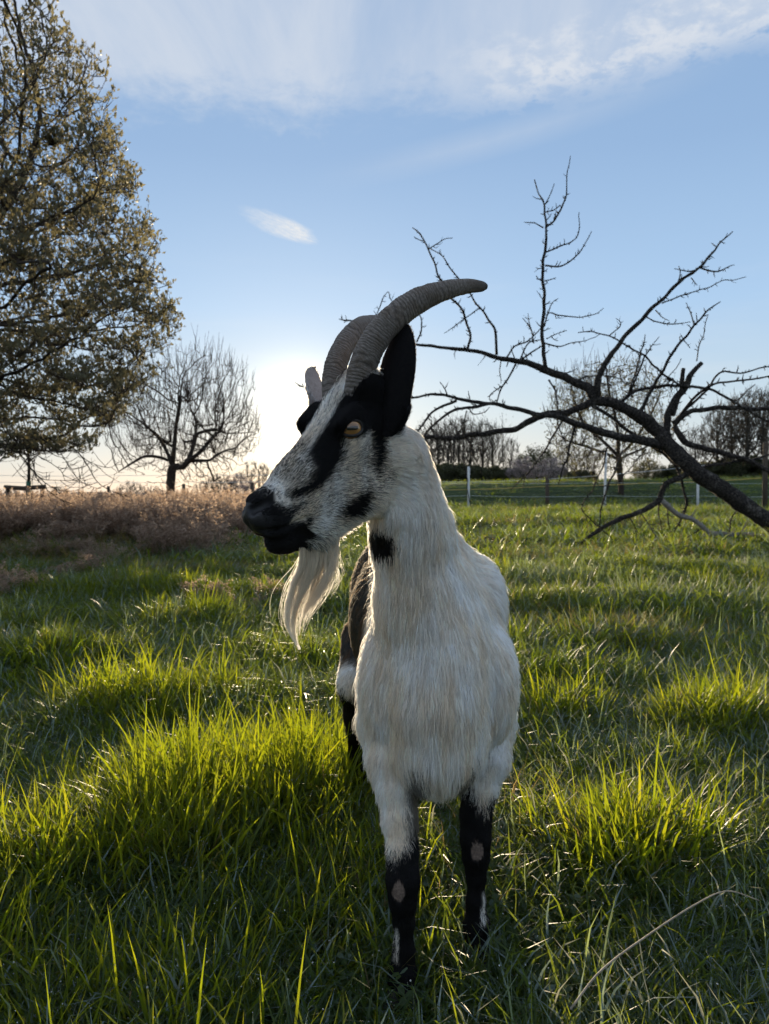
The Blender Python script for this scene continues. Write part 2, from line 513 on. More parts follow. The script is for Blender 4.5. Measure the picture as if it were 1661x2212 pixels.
def colonize(attr, start, step, infl, kill, iters, trop=(0, 0, 0.0), jit=0.12, seed=1):
    """grow a skeleton towards points that fill the crown; start: list of nodes (position, parent)"""
    r = np.random.default_rng(seed)
    P = [np.asarray(p, float) for p, _ in start]
    par = [q for _, q in start]
    attr = np.asarray(attr, float)
    nn = np.full(len(attr), 1e9)
    ni = np.zeros(len(attr), int)
    new = list(range(len(P)))
    tp = np.asarray(trop, float)
    for it in range(iters):
        for k in new:
            d = np.linalg.norm(attr - P[k], axis=1)
            b = d < nn
            nn[b] = d[b]
            ni[b] = k
        live = nn > kill
        attr, nn, ni = attr[live], nn[live], ni[live]
        if not len(attr):
            break
        m = nn < infl
        if not m.any():
            break
        new = []
        ks = ni[m]
        dirs = attr[m] - np.array([P[k] for k in ks])
        dirs /= np.linalg.norm(dirs, axis=1)[:, None]
        uk, inv = np.unique(ks, return_inverse=True)
        S = np.zeros((len(uk), 3))
        np.add.at(S, inv, dirs)
        for k, s in zip(uk, S):
            v = s / (np.linalg.norm(s) + 1e-9) + tp + r.normal(0, jit, 3)
            v /= np.linalg.norm(v) + 1e-9
            P.append(P[k] + v * step)
            par.append(int(k))
            new.append(len(P) - 1)
    return np.array(P), np.array(par)


def skeleton_radii(P, par, tip, power=2.4):
    n = len(P)
    acc_ = np.zeros(n)
    kids = [[] for _ in range(n)]
    for i in range(n):
        if par[i] >= 0:
            kids[par[i]].append(i)
    R = np.zeros(n)
    for i in range(n - 1, -1, -1):
        R[i] = tip if not kids[i] else sum(R[k] ** power for k in kids[i]) ** (1 / power)
    return R, kids


def chains(P, par, R, kids):
    """split the skeleton into runs that follow the thickest child"""
    res = []
    stack = [(i, -1) for i in range(len(P)) if par[i] < 0]
    while stack:
        i, pa = stack.pop()
        run = ([pa] if pa >= 0 else []) + [i]
        while kids[run[-1]]:
            ks = sorted(kids[run[-1]], key=lambda k: -R[k])
            for k in ks[1:]:
                stack.append((k, run[-1]))
            run.append(ks[0])
        res.append(run)
    return res


def rough_tube(acc, path, rad, sides, spur=0.0, seed=0):
    path = np.asarray(path)
    rad = np.asarray(rad, float)
    V, F = tube(path, rad, sides)
    if sides >= 7:
        nrm_ = V - np.concatenate([np.repeat(path, sides, 0), path[:1], path[-1:]])
        k = 1 + 0.16 * pnoise(V * 9 + seed) + 0.10 * pnoise(V * 26 + seed)
        V = V + nrm_ * (k - 1)[:, None]
    acc.add(V, F)


def build_tree(name, label, cat, group, base, attr, trunk_path, step, infl, kill, iters, tip, limb_r, mats, trop=(0, 0, 0.03), jit=0.12, seed=1, power=2.4, mnseg=3):
    root = empty(name, base)
    tag(root, label, cat, group)
    start = [(p, k - 1) for k, p in enumerate(trunk_path)]
    P, par = colonize(attr, start, step, infl, kill, iters, trop, jit, seed)
    R, kids = skeleton_radii(P, par, tip, power)
    run = chains(P, par, R, kids)
    tw = Acc()
    tips = []
    base_v = np.asarray(base, float)
    for q, c in enumerate(run):
        rr = R[c].copy()
        if q > 0 and len(c) > 1:
            rr[0] = rr[1] * 1.05
        pts_ = P[c] - base_v
        if len(c) < 2:
            continue
        tips.append((c, q))
        if q == 0:
            a_ = Acc()
            rr[0] *= 1.35
            rough_tube(a_, pts_, rr, 12, seed=seed)
            o_ = link('trunk', a_.mesh('trunk'), mats[0])
            o_.parent = root
        elif rr[0] > limb_r:
            a_ = Acc()
            rough_tube(a_, pts_, rr, 7, seed=q)
            o_ = link('limb', a_.mesh('limb'), mats[0])
            o_.parent = root
        else:
            tw.add(*tube(pts_, rr, 3 if rr[0] < 0.008 else 5))
    if tw.n:
        o_ = link('twigs', tw.mesh('twigs'), mats[1])
        o_.parent = root
        o_['kind'] = 'stuff'
    return root, P, par, R, kids


def crown_points(n, c, r, rngl, hollow=0.35, cut=None):
    v = rngl.normal(size=(n * 3, 3))
    v /= np.linalg.norm(v, axis=1)[:, None]
    rr = rngl.uniform(hollow ** 3, 1, n * 3) ** (1 / 3)
    p = np.asarray(c) + v * rr[:, None] * np.asarray(r)
    if cut is not None:
        p = p[cut(p)]
    return p[:n]


def leaf_clusters(pos, up, size, nl, rngl, shape='bud'):
    """small curved leaves standing in tufts: 2 quads each"""
    n = len(pos)
    N = n * nl
    B = np.repeat(pos, nl, 0)
    U = np.repeat(up, nl, 0) + rngl.normal(0, 0.55, (N, 3))
    U /= np.linalg.norm(U, axis=1)[:, None]
    S = np.cross(U, rngl.normal(size=(N, 3)))
    S /= np.linalg.norm(S, axis=1)[:, None]
    Nn = np.cross(U, S)
    L = size * rngl.uniform(0.6, 1.25, N)[:, None]
    W = L * rngl.uniform(0.20, 0.30, (N, 1))
    B = B + rngl.normal(0, size * 0.28, (N, 3))
    c = L * rngl.uniform(0.05, 0.30, (N, 1))
    V = np.stack([B, B + U * L * 0.5 + S * W - Nn * c * 0.6, B + U * L - Nn * c * 0 + Nn * c * 0.5, B + U * L * 0.5 - S * W - Nn * c * 0.6, B + U * L * 0.5 - Nn * c * 1.2], 1).reshape(-1, 3)
    k = np.arange(N)[:, None] * 5
    F = np.concatenate([k + [0, 1, 4], k + [1, 2, 4], k + [2, 3, 4], k + [3, 0, 4]])
    return V, F


# ------------------------------------------------------------------ fallen dead tree on the right, measured limb by limb
def c5(x, y):
    return x * 0.390, y * 0.390 + 702


def c4(x, y):
    return x * 0.4798 + 864, y * 0.4798 + 324


TREE_Y = 9.4
limbs = [
    ([(1760, 1725), (1700, 1690), (1600, 1640), (1500, 1560), (1400, 1490), (1300, 1420), (1220, 1345), (1170, 1280)], (84, 78, 74, 74, 72, 70, 68, 62), 'T'),
    ([(1195, 1300), (1120, 1225), (1040, 1180), (950, 1140), (880, 1118), (840, 1070), (760, 1030), (660, 990), (590, 965), (500, 945), (430, 935), (330, 905), (230, 895), (140, 880), (70, 875), (20, 868)], (62, 56, 50, 46, 42, 40, 34, 32, 27, 22, 19, 17, 15, 13, 10, 6), 'b'),
    ([(1180, 1330), (1100, 1310), (1000, 1295), (900, 1265), (800, 1235), (720, 1205), (640, 1190), (530, 1165), (430, 1145), (330, 1135), (230, 1115), (150, 1100), (60, 1115), (-120, 1110), (-250, 1098), (-420, 1070), (-472, 1048)], (44, 40, 36, 32, 28, 25, 22, 19, 17, 15, 13, 11, 9, 9, 8, 6, 4), 'b'),
    ([(870, 1130), (800, 1165), (730, 1185), (650, 1195), (590, 1215), (520, 1255), (430, 1270), (330, 1280), (250, 1295), (130, 1295), (20, 1290)], (34, 31, 30, 30, 28, 26, 24, 24, 22, 18, 12), 'b'),
    ([(655, 985), (645, 900), (640, 800), (648, 700), (645, 600), (640, 500), (655, 420), (655, 340), (648, 260), (625, 200), (603, 135)], (20, 17, 15, 14, 13, 12, 11, 9, 8, 6, 4), 'b'),
    ([(655, 350), (700, 310), (740, 230), (750, 160), (768, 25)], (8, 8, 7, 5, 3), 'b'),
    ([(655, 460), (720, 435), (770, 415), (798, 380), (808, 280)], (7, 6, 5, 5, 3), 'b'),
    ([(655, 520), (720, 525), (770, 495), (820, 440), (862, 365)], (8, 7, 6, 5, 3), 'b'),
    ([(650, 250), (680, 200), (695, 150)], (6, 4, 3), 'b'), ([(645, 350), (600, 330), (560, 325)], (6, 4, 3), 'b'), ([(650, 590), (675, 585), (700, 575)], (6, 4, 3), 'b'),
    ([(650, 280), (690, 270), (725, 250)], (5, 5, 4), 'b'), ([(640, 580), (620, 582), (614, 580)], (5, 4, 3), 'b'),
    ([(650, 790), (670, 735), (720, 740), (800, 755), (870, 740), (920, 712)], (7, 6, 6, 5, 4, 3), 'b'), ([(665, 740), (685, 690), (715, 668)], (5, 4, 3), 'b'),
    ([(305, 890), (315, 830), (280, 720), (230, 660), (190, 600), (160, 530), (130, 450), (100, 390), (55, 348)], (12, 11, 10, 9, 9, 8, 7, 6, 4), 'b'),
    ([(435, 920), (430, 830), (400, 760), (350, 700), (310, 640), (240, 545), (190, 480), (130, 440)], (12, 11, 9, 8, 7, 6, 5, 4), 'b'),
    ([(130, 445), (190, 405), (235, 392)], (5, 4, 3), 'b'), ([(355, 712), (280, 770), (200, 828)], (5, 5, 3), 'b'), ([(110, 410), (85, 405), (62, 390)], (5, 4, 3), 'b'),
    ([(75, 865), (95, 810), (90, 745), (60, 700), (-30, 690), (-54, 634)], (8, 7, 6, 5, 4, 4), 'b'),
    ([(20, 868), (-100, 830), (-200, 780), (-240, 768), (-276, 760)], (8, 8, 8, 7, 4), 'b'), ([(-110, 830), (-105, 740), (-90, 690), (-56, 636)], (6, 5, 5, 3), 'b'),
    ([(885, 1110), (900, 1020), (940, 940), (1000, 860), (1080, 770), (1160, 690), (1240, 610), (1330, 545), (1380, 500), (1430, 430), (1495, 368)], (32, 26, 24, 20, 18, 16, 14, 12, 10, 8, 4), 'b'),
    ([(1350, 530), (1400, 545), (1450, 540), (1505, 522)], (8, 7, 6, 3), 'b'), ([(1180, 690), (1280, 650), (1380, 620), (1460, 590), (1555, 575)], (6, 6, 5, 4, 3), 'b'),
    ([(1250, 600), (1262, 560), (1255, 520)], (6, 5, 3), 'b'), ([(1335, 540), (1290, 548), (1240, 535)], (6, 5, 3), 'b'), ([(1310, 575), (1330, 600), (1338, 610)], (5, 4, 3), 'b'),
    ([(1110, 752), (1160, 775), (1220, 785), (1310, 778)], (6, 5, 5, 3), 'b'), ([(1150, 720), (1180, 752), (1212, 768)], (5, 4, 3), 'b'),
    ([(1080, 1180), (1130, 1090), (1180, 1000), (1230, 910), (1300, 830), (1370, 740), (1445, 680)], (18, 15, 13, 12, 10, 8, 4), 'b'),
    ([(1325, 792), (1310, 740), (1288, 688)], (6, 5, 3), 'b'), ([(1335, 950), (1350, 880), (1372, 820), (1385, 745)], (5, 5, 4, 3), 'b'), ([(1270, 850), (1290, 870), (1305, 892)], (5, 4, 3), 'b'),
    ([(1260, 1060), (1180, 1000), (1100, 930), (1010, 880), (950, 840), (870, 820), (805, 824)], (9, 9, 8, 7, 6, 5, 4), 'b'), ([(940, 838), (985, 800), (990, 775), (970, 760)], (5, 5, 4, 3), 'b'),
    ([(990, 1140), (1050, 1090), (1130, 1070), (1220, 1060), (1320, 1065), (1400, 1080), (1490, 1130), (1580, 1180), (1661, 1230), (1760, 1290)], (16, 15, 13, 13, 12, 11, 10, 9, 8, 6), 'b'),
    ([(1500, 1135), (1540, 1110), (1600, 1055)], (7, 6, 4), 'b'),
    ([(1205, 1310), (1200, 1210), (1240, 1120), (1290, 1060), (1310, 1010), (1358, 958)], (34, 30, 30, 28, 22, 18), 'b'),
    ([(1225, 1190), (1262, 1090), (1275, 1040), (1280, 988)], (28, 22, 20, 17), 'b'),
    ([(1230, 1235), (1300, 1180), (1400, 1165), (1500, 1158), (1580, 1165), (1661, 1168), (1780, 1180)], (26, 22, 20, 19, 18, 18, 14), 'b'),
    ([(1235, 1250), (1290, 1320), (1380, 1350), (1480, 1370), (1560, 1400), (1661, 1440), (1760, 1470)], (28, 26, 24, 22, 21, 20, 16), 'b'),
    ([(1320, 1440), (1250, 1480), (1200, 1500), (1175, 1560), (1165, 1585), (1100, 1620), (1000, 1660), (900, 1710), (830, 1752), (790, 1790)], (26, 24, 24, 22, 24, 22, 20, 18, 14, 8), 'b'),
    ([(1175, 1575), (1250, 1640), (1330, 1670), (1390, 1720), (1480, 1730), (1580, 1735), (1661, 1745), (1740, 1758)], (24, 22, 20, 20, 17, 16, 15, 12), 'p'),
    ([(1390, 1722), (1400, 1780), (1440, 1830)], (17, 14, 6), 'p'), ([(1500, 1735), (1600, 1770), (1700, 1800)], (8, 7, 5), 'b'),
    ([(1310, 1445), (1400, 1420), (1480, 1410), (1560, 1400), (1661, 1370), (1740, 1350)], (14, 13, 12, 11, 10, 7), 'b'), ([(1380, 1425), (1440, 1330), (1520, 1270), (1590, 1240)], (6, 5, 4, 3), 'b'),
    ([(860, 1145), (960, 1215), (1060, 1290), (1150, 1340), (1230, 1410), (1270, 1500), (1290, 1590), (1280, 1640), (1240, 1700), (1210, 1775)], (18, 17, 16, 15, 14, 12, 11, 9, 7, 4), 'b'),
    ([(750, 1195), (690, 1290), (640, 1370), (560, 1470), (498, 1527)], (11, 9, 8, 6, 3), 'b'), ([(560, 1468), (552, 1525)], (5, 3), 'b'),
    ([(790, 1240), (760, 1350), (740, 1420), (710, 1505)], (11, 9, 8, 4), 'b'), ([(745, 1400), (780, 1440), (812, 1470)], (5, 4, 3), 'b'),
    ([(300, 1175), (285, 1250), (285, 1350), (295, 1450), (310, 1560), (325, 1610)], (6, 6, 5, 5, 4, 3), 'b'), ([(240, 1296), (246, 1380), (246, 1432)], (8, 6, 4), 'b'), ([(292, 1290), (318, 1330), (325, 1382)], (9, 8, 5), 'b'),
    ([(360, 1285), (362, 1350), (366, 1460)], (6, 5, 3), 'b'), ([(430, 1268), (400, 1240), (370, 1235)], (5, 4, 3), 'b'), ([(250, 1285), (270, 1262), (300, 1235)], (6, 5, 3), 'b'),
    ([(670, 1035), (700, 1090), (710, 1160), (705, 1230), (740, 1300), (760, 1370)], (8, 7, 6, 5, 4, 3), 'b'),
    ([(520, 965), (480, 1040), (450, 1090), (435, 1140)], (9, 8, 7, 6), 'b'), ([(455, 1065), (405, 1105), (408, 1135)], (6, 5, 3), 'b'), ([(455, 945), (450, 1000), (455, 1050)], (5, 4, 3), 'b'),
    ([(480, 935), (520, 880), (580, 855), (640, 800)], (8, 7, 6, 4), 'b'), ([(540, 945), (570, 880), (610, 862), (650, 855)], (7, 6, 5, 3), 'b'), ([(545, 945), (600, 905), (640, 880)], (8, 7, 5), 'b'), ([(600, 865), (590, 810), (550, 755)], (6, 5, 3), 'b'), ([(598, 830), (582, 780), (580, 735)], (5, 4, 3), 'b'),
    ([(650, 870), (720, 885), (800, 865), (890, 840)], (7, 6, 4, 3), 'b'), ([(660, 850), (700, 830), (750, 815)], (5, 4, 3), 'b'), ([(680, 835), (690, 850), (712, 858)], (5, 4, 3), 'b'),
    ([(255, 1128), (160, 1170), (100, 1235), (60, 1290)], (13, 11, 9, 6), 'b'), ([(400, 1142), (330, 1158), (250, 1172), (180, 1210), (120, 1272), (90, 1320)], (15, 14, 13, 11, 9, 6), 'b'), ([(215, 1112), (205, 1080), (182, 1048)], (8, 6, 4), 'b'),
    ([(310, 1160), (330, 1190), (380, 1185), (405, 1160)], (5, 5, 4, 3), 'b'),
    ([(930, 1340), (910, 1430), (870, 1520), (820, 1610), (850, 1660), (890, 1700)], (8, 7, 6, 5, 4, 3), 'b'), ([(1005, 1350), (950, 1480), (910, 1600), (893, 1700)], (9, 8, 7, 4), 'b'), ([(1110, 1345), (1030, 1440), (960, 1520)], (6, 5, 3), 'b'),
    ([(1030, 1100), (1080, 930), (1105, 825)], (9, 7, 3), 'b'), ([(1040, 1085), (1100, 930), (1165, 843)], (9, 7, 3), 'b'), ([(1230, 1030), (1180, 1060), (1270, 940)], (6, 5, 3), 'b'),
    ([(1265, 1190), (1380, 1080), (1440, 1005), (1540, 1000), (1661, 975), (1740, 960)], (12, 10, 8, 7, 6, 4), 'b'), ([(1250, 1210), (1340, 1100), (1420, 1050), (1500, 1040), (1661, 1020), (1740, 1022)], (13, 11, 9, 8, 7, 5), 'b'),
    ([(1035, 1655), (1060, 1700), (1075, 1730)], (5, 4, 3), 'b'), ([(1165, 1590), (1165, 1650), (1175, 1710)], (7, 5, 3), 'b'), ([(1085, 1635), (1130, 1700), (1155, 1740)], (5, 4, 3), 'b'), ([(1205, 1610), (1210, 1680), (1220, 1720)], (6, 5, 3), 'b'),
    ([(1480, 1730), (1500, 1640), (1560, 1590)], (6, 5, 3), 'b'), ([(1365, 1700), (1300, 1740), (1290, 1760)], (6, 5, 3), 'b'), ([(900, 1700), (940, 1740), (985, 1790)], (5, 4, 3), 'b'), ([(990, 985), (1000, 1040), (1060, 1060)], (6, 5, 4), 'b'),
    ([(780, 1040), (850, 1020), (940, 1015), (1000, 1035)], (7, 6, 5, 4), 'b'), ([(700, 1010), (760, 1000), (800, 985)], (6, 5, 3), 'b'),
]
base_pt = at(*c4(1700, 1690), TREE_Y)
fallen = empty('fallen_tree', (base_pt[0], base_pt[1], 0.2))
tag(fallen, 'dead grey fallen tree with bare crooked branches lying across the grass on the right', 'fallen tree')
placed_uv, placed_Y, placed_P = np.zeros((0, 2)), np.zeros(0), np.zeros((0, 3))
rl = np.random.default_rng(21)
off = np.array([base_pt[0], base_pt[1], 0.2])
for q, (pth, wd, kd_) in enumerate(limbs):
    uv = np.array([c4(*p_) for p_ in pth])
    ns = max(8, 5 * len(pth))
    uvs = spline(uv, ns)
    ws = spline(np.array(wd)[:, None], ns)[:, 0] * 0.4798
    ln_px = np.concatenate([[0], np.cumsum(np.linalg.norm(np.diff(uvs, axis=0), axis=1))])
    if q == 0:
        Y0, slope = TREE_Y - 0.15, 0.0010
    else:
        k_ = np.argmin(np.linalg.norm(placed_uv - uvs[0], axis=1))
        Y0 = placed_Y[k_]
        slope = rl.uniform(-0.0022, 0.0022) if ws[0] < 8 else rl.uniform(-0.0012, 0.0012)
    Ys = Y0 + slope * ln_px + 0.03 * np.sin(ln_px * 0.02 + q) * (ln_px > 5)
    PW = np.array([at(u_, v_, y_) for (u_, v_), y_ in zip(uvs, Ys)])
    RW = np.maximum(ws * 0.5 * Ys / 1598 * 1.04, 0.0042)
    if q > 0:
        RW[0] *= 1.12
    kink = np.stack([pnoise(PW * 5 + q), pnoise(PW * 5 + q + 9), pnoise(PW * 5 + q + 21)], 1) * np.clip(ln_px / 40, 0, 1)[:, None]
    PW = PW + kink * 0.022
    ac = Acc()
    rough_tube(ac, PW - off, RW, 14 if q == 0 else (9 if ws[0] > 9 else 6), seed=q)
    # short spurs and knots
    if q > 0:
        nsp = int(ln_px[-1] / (9 if ws[0] < 9 else 15))
        for _ in range(nsp):
            t = rl.uniform(0.06, 0.98)
            i0 = int(t * (ns - 2))
            p0 = PW[i0]
            dv = PW[i0 + 1] - PW[i0]
            dv /= np.linalg.norm(dv)
            sd = np.cross(dv, rl.normal(size=3))
            sd /= np.linalg.norm(sd)
            L = rl.uniform(0.015, 0.075) * (2.2 if rl.random() < 0.08 else 1) * (1.3 if ws[0] > 9 else 0.85)
            dr = sd + dv * rl.uniform(0.1, 0.9)
            dr /= np.linalg.norm(dr)
            r0 = min(0.008, RW[i0] * 0.7)
            pp_ = np.array([p0, p0 + dr * (RW[i0] * 0.9), p0 + dr * (RW[i0] + L * 0.6), p0 + (dr + [0, 0, 0.15]) * (RW[i0] + L)])
            ac.add(*tube(pp_ - off, [r0, r0, r0 * 0.8, r0 * 0.35], 4))
            if rl.random() < 0.22:
                b2 = pp_[2]
                d2_ = dr + rl.normal(0, 0.7, 3)
                d2_ /= np.linalg.norm(d2_)
                ac.add(*tube(np.array([b2, b2 + d2_ * L * 0.5, b2 + d2_ * L]) - off, [r0 * 0.7, r0 * 0.6, r0 * 0.3], 3))
    nm = 'trunk' if kd_ == 'T' else 'branch'
    o_ = link(nm, ac.mesh(nm), m_bark_pale if kd_ == 'p' else m_bark_dead)
    o_.parent = fallen
    placed_uv = np.concatenate([placed_uv, uvs])
    placed_Y = np.concatenate([placed_Y, Ys])
    placed_P = np.concatenate([placed_P, PW])

# ------------------------------------------------------------------ big budding tree at the left edge
rt = np.random.default_rng(5)


def in_outline_left(p):
    """keeps the crown inside its measured height-by-height reach"""
    d = (p - CC) @ CF
    u = 830.5 + 1598 * p[:, 0] / d
    v = 1106 - 1598 * ((p - CC) @ CU) / d
    lim = np.interp(v, [-400, -150, 0, 60, 140, 200, 300, 400, 500, 600, 700, 760, 850, 930, 985, 1010], [-20, 60, 130, 150, 255, 262, 280, 322, 350, 382, 408, 385, 350, 265, 190, 60])
    lim = lim + 34 * pnoise(np.stack([v * 0.022, p[:, 1] * 1.5, 0 * v], 1)) + 20 * pnoise(np.stack([v * 0.07, p[:, 1] * 4, 0 * v + 5], 1)) - 14
    sparse = pnoise(p * 1.3 + 4)
    return (u < lim) & (v < 1000) & (sparse > -0.55)


big_c, big_r = (-4.7, 8.0, 3.9), (3.2, 2.4, 4.0)
attr = crown_points(5200, big_c, big_r, rt, 0.25, in_outline_left)
zb = float(land(np.array(-4.9), np.array(8.1), False))
tp = [(-4.9, 8.1, zb - 0.1), (-4.9, 8.1, zb + 0.3), (-4.87, 8.08, zb + 0.6), (-4.84, 8.05, zb + 0.9), (-4.8, 8.0, zb + 1.2), (-4.78, 8.0, zb + 1.5), (-4.75, 8.0, zb + 1.8), (-4.74, 8.0, zb + 2.1), (-4.72, 8.0, zb + 2.5), (-4.7, 8.0, zb + 2.9)]
big, BP, Bpar, BR, Bk = build_tree('budding_tree', 'large tree full of fresh brown-green leaf buds filling the left edge', 'tree', None,
                                   (-4.9, 8.1, zb), attr, tp, 0.12, 1.5, 0.17, 90, 0.0042, 0.022, (m_bark, m_twig), (0, 0, 0.05), 0.16, 3, 2.25)
m_bud = leaf_mat('bud_leaves', (0.085, 0.085, 0.050), (0.165, 0.155, 0.092), (0.40, 0.34, 0.16), 0.46)
tipn = [i for i in range(len(BP)) if (not Bk[i]) or (BR[i] < 0.0115)]
tipn = np.array(tipn)
# side shoots: every thin node carries a couple of tufts a little way off
reps = 6
pos = np.repeat(BP[tipn], reps, 0)
shoot = rt.normal(0, 1, pos.shape)
shoot[:, 2] = np.abs(shoot[:, 2]) * 0.9 + 0.15
shoot /= np.linalg.norm(shoot, axis=1)[:, None]
lens = rt.uniform(0.03, 0.26, len(pos))
ends = pos + shoot * lens[:, None]
keep = in_outline_left(ends - [0.02, 0, 0]) & (rt.random(len(ends)) < np.interp(ends[:, 2], [2.0, 4.2, 5.6], [0.95, 0.74, 0.36]))
pos, ends, shoot = pos[keep], ends[keep], shoot[keep]
sh = Acc()
offb = np.array([-4.9, 8.1, zb])
for p0_, p1_, d_ in zip(pos, ends, shoot):
    sh.add(*tube(np.array([p0_, (p0_ + p1_) / 2 + [0, 0, -0.008], p1_]) - offb, [0.0032, 0.0028, 0.0024], 3))
o_ = link('shoots', sh.mesh('shoots'), m_twig)
o_.parent = big
o_['kind'] = 'stuff'
upv = shoot * 0.5 + [0, 0, 0.9]
# drooping bare boughs under the crown
for pth, w0 in (([(190, 600), (260, 650), (330, 700), (420, 700), (480, 770), (540, 870), (620, 920), (700, 945)], 10), ([(60, 690), (170, 740), (205, 850), (300, 945), (400, 992)], 8),
                ([(100, 700), (170, 790), (230, 850), (300, 860), (420, 858), (470, 845)], 6), ([(130, 740), (200, 830), (300, 905), (400, 920), (490, 885)], 6), ([(330, 700), (390, 790), (440, 860), (520, 900), (560, 905)], 5),
                ([(180, 640), (190, 760), (185, 830), (160, 900)], 5), ([(420, 700), (500, 760), (600, 790), (660, 760)], 5), ([(0, 585), (90, 620), (190, 655), (300, 720), (380, 740)], 12), ([(0, 680), (120, 690), (220, 730), (330, 800), (360, 860)], 8)):
    uv = spline(np.array([c5(*q_) for q_ in pth]), 5 * len(pth))
    n_ = len(uv)
    yy = 7.3 + rt.uniform(-0.3, 0.5) + np.linspace(0, rt.uniform(-0.3, 0.3), n_)
    W = np.array([at(a_, b_, y_) for (a_, b_), y_ in zip(uv, yy)])
    rr = np.linspace(w0, 2.4, n_) * 0.39 * 0.5 * 7.4 / 1598
    ac = Acc()
    ac.add(*tube(W - offb, np.maximum(rr, 0.0032), 6))
    for k_ in range(3, n_ - 1):
        if rt.random() < 0.6:
            d_ = rt.normal(0, 1, 3) + [0.3, 0, -0.2]
            d_ /= np.linalg.norm(d_)
            L = rt.uniform(0.05, 0.32)
            ac.add(*tube(np.array([W[k_], W[k_] + d_ * L * 0.5, W[k_] + d_ * L + [0, 0, 0.04]]) - offb, [0.0035, 0.003, 0.002], 3))
    o_ = link('bough', ac.mesh('bough'), m_bark)
    o_.parent = big
V, F = leaf_clusters(ends - offb, upv, 0.050, 5, rt)
o_ = link('foliage', mesh_np('foliage', V, F), m_bud)
o_.parent = big
o_['kind'] = 'stuff'

# ------------------------------------------------------------------ bare round fruit tree beyond the weeds, left of the goat
def traced_tree(name, label, cat, group, Yt, cfun, trunk, limb_list, attr, step, infl, kill, iters, tip, limb_r, mats, seed, trop=(0, 0, 0.1), power=2.3, jit=0.1, rscale=1.0):
    rr_ = np.random.default_rng(seed)
    base = at(*cfun(*trunk[0]), Yt)
    gz = float(land(np.array(base[0]), np.array(base[1]), False))
    base[2] = gz
    nodes = []
    par = []
    tw_ = spline(np.array([cfun(*p_) for p_ in trunk]), max(6, len(trunk) * 3))
    for k_, (u_, v_) in enumerate(tw_):
        nodes.append(at(u_, v_, Yt))
        par.append(k_ - 1)
    nodes[0] = np.array([nodes[0][0], Yt, gz - 0.08])
    for lm in limb_list:
        uv = spline(np.array([cfun(*p_) for p_ in lm]), max(5, len(lm) * 3))
        W0 = at(uv[0][0], uv[0][1], Yt)
        k0 = int(np.argmin([np.linalg.norm(n_[[0, 2]] - W0[[0, 2]]) for n_ in nodes]))
        sl = rr_.uniform(-0.45, 0.45)
        last = k0
        for j_, (u_, v_) in enumerate(uv[1:], 1):
            p_ = at(u_, v_, Yt)
            p_ = p_ + np.array([0, 1, 0]) * ((nodes[k0][1] - Yt) + sl * np.linalg.norm(p_ - W0))
            nodes.append(p_)
            par.append(last)
            last = len(nodes) - 1
    # grow twigs from the traced limbs
    root = empty(name, tuple(base))
    tag(root, label, cat, group)
    P, pr = colonize(attr, list(zip(nodes, par)), step, infl, kill, iters, trop, jit, seed)
    R, kids = skeleton_radii(P, pr, tip, power)
    R = R * rscale
    tw = Acc()
    for q, c in enumerate(chains(P, pr, R, kids)):
        if len(c) < 2:
            continue
        rr2 = R[c].copy()
        if q > 0:
            rr2[0] = rr2[1] * 1.05
        pts_ = P[c] - base
        if q == 0:
            a_ = Acc()
            rr2[:2] *= 1.25
            rough_tube(a_, pts_, rr2, 10, seed=seed)
            o_ = link('trunk', a_.mesh('trunk'), mats[0])
            o_.parent = root
        elif rr2[0] > limb_r:
            a_ = Acc()
            rough_tube(a_, pts_, rr2, 7, seed=q)
            o_ = link('limb', a_.mesh('limb'), mats[0])
            o_.parent = root
        else:
            tw.add(*tube(pts_, rr2, 3 if rr2[0] < 0.02 else 5))
    if tw.n:
        o_ = link('twigs', tw.mesh('twigs'), mats[1])
        o_.parent = root
        o_['kind'] = 'stuff'
    return root, P, pr, R, kids, base


YT = 17.0
cL = at(395, 950, YT)
rt = np.random.default_rng(8)


def cutL(p):
    return (p[:, 2] > 0.9) & (pnoise(p * 1.1) > -0.5)


attr = np.concatenate([crown_points(2500, (cL[0], YT, 2.35), (1.82, 1.7, 1.35), rt, 0.45, cutL),
                       # straight water shoots on top
                       np.stack([rt.uniform(cL[0] - 1.6, cL[0] + 1.5, 260), rt.uniform(YT - 1.2, YT + 1.2, 260), rt.uniform(3.3, 4.1, 260) - 0.22 * 0], 1)])
ok_ = ((attr[:, 0] - cL[0]) / 2.05) ** 2 + ((attr[:, 2] - 2.2) / 2.05) ** 2 < 1
attr = attr[ok_]
limbL = [[(950, 765), (910, 690), (850, 610), (800, 570)], [(958, 755), (970, 620), (975, 560), (990, 470), (1000, 400)], [(975, 790), (1020, 770), (1050, 690), (1060, 560), (1040, 480)],
         [(1000, 805), (1060, 750), (1130, 700), (1190, 640), (1240, 600)], [(1060, 752), (1160, 750), (1200, 720), (1260, 690)], [(945, 755), (870, 730), (800, 730), (730, 770), (640, 830)],
         [(1058, 600), (1110, 580), (1170, 570), (1230, 590)], [(985, 690), (920, 650), (890, 620)], [(1055, 630), (1000, 640), (975, 620)]]
treeL, PL, _, RL_, KL, bL = traced_tree('fruit_tree', 'bare rounded fruit tree with a forked trunk rising behind the dry weeds', 'tree', None, YT, c5,
                                       [(948, 960), (945, 900), (950, 830), (955, 770)], limbL, attr, 0.11, 1.0, 0.125, 70, 0.0056, 0.026, (m_bark, m_twig), 4, (0, 0, 0.12), 2.35, 0.13)
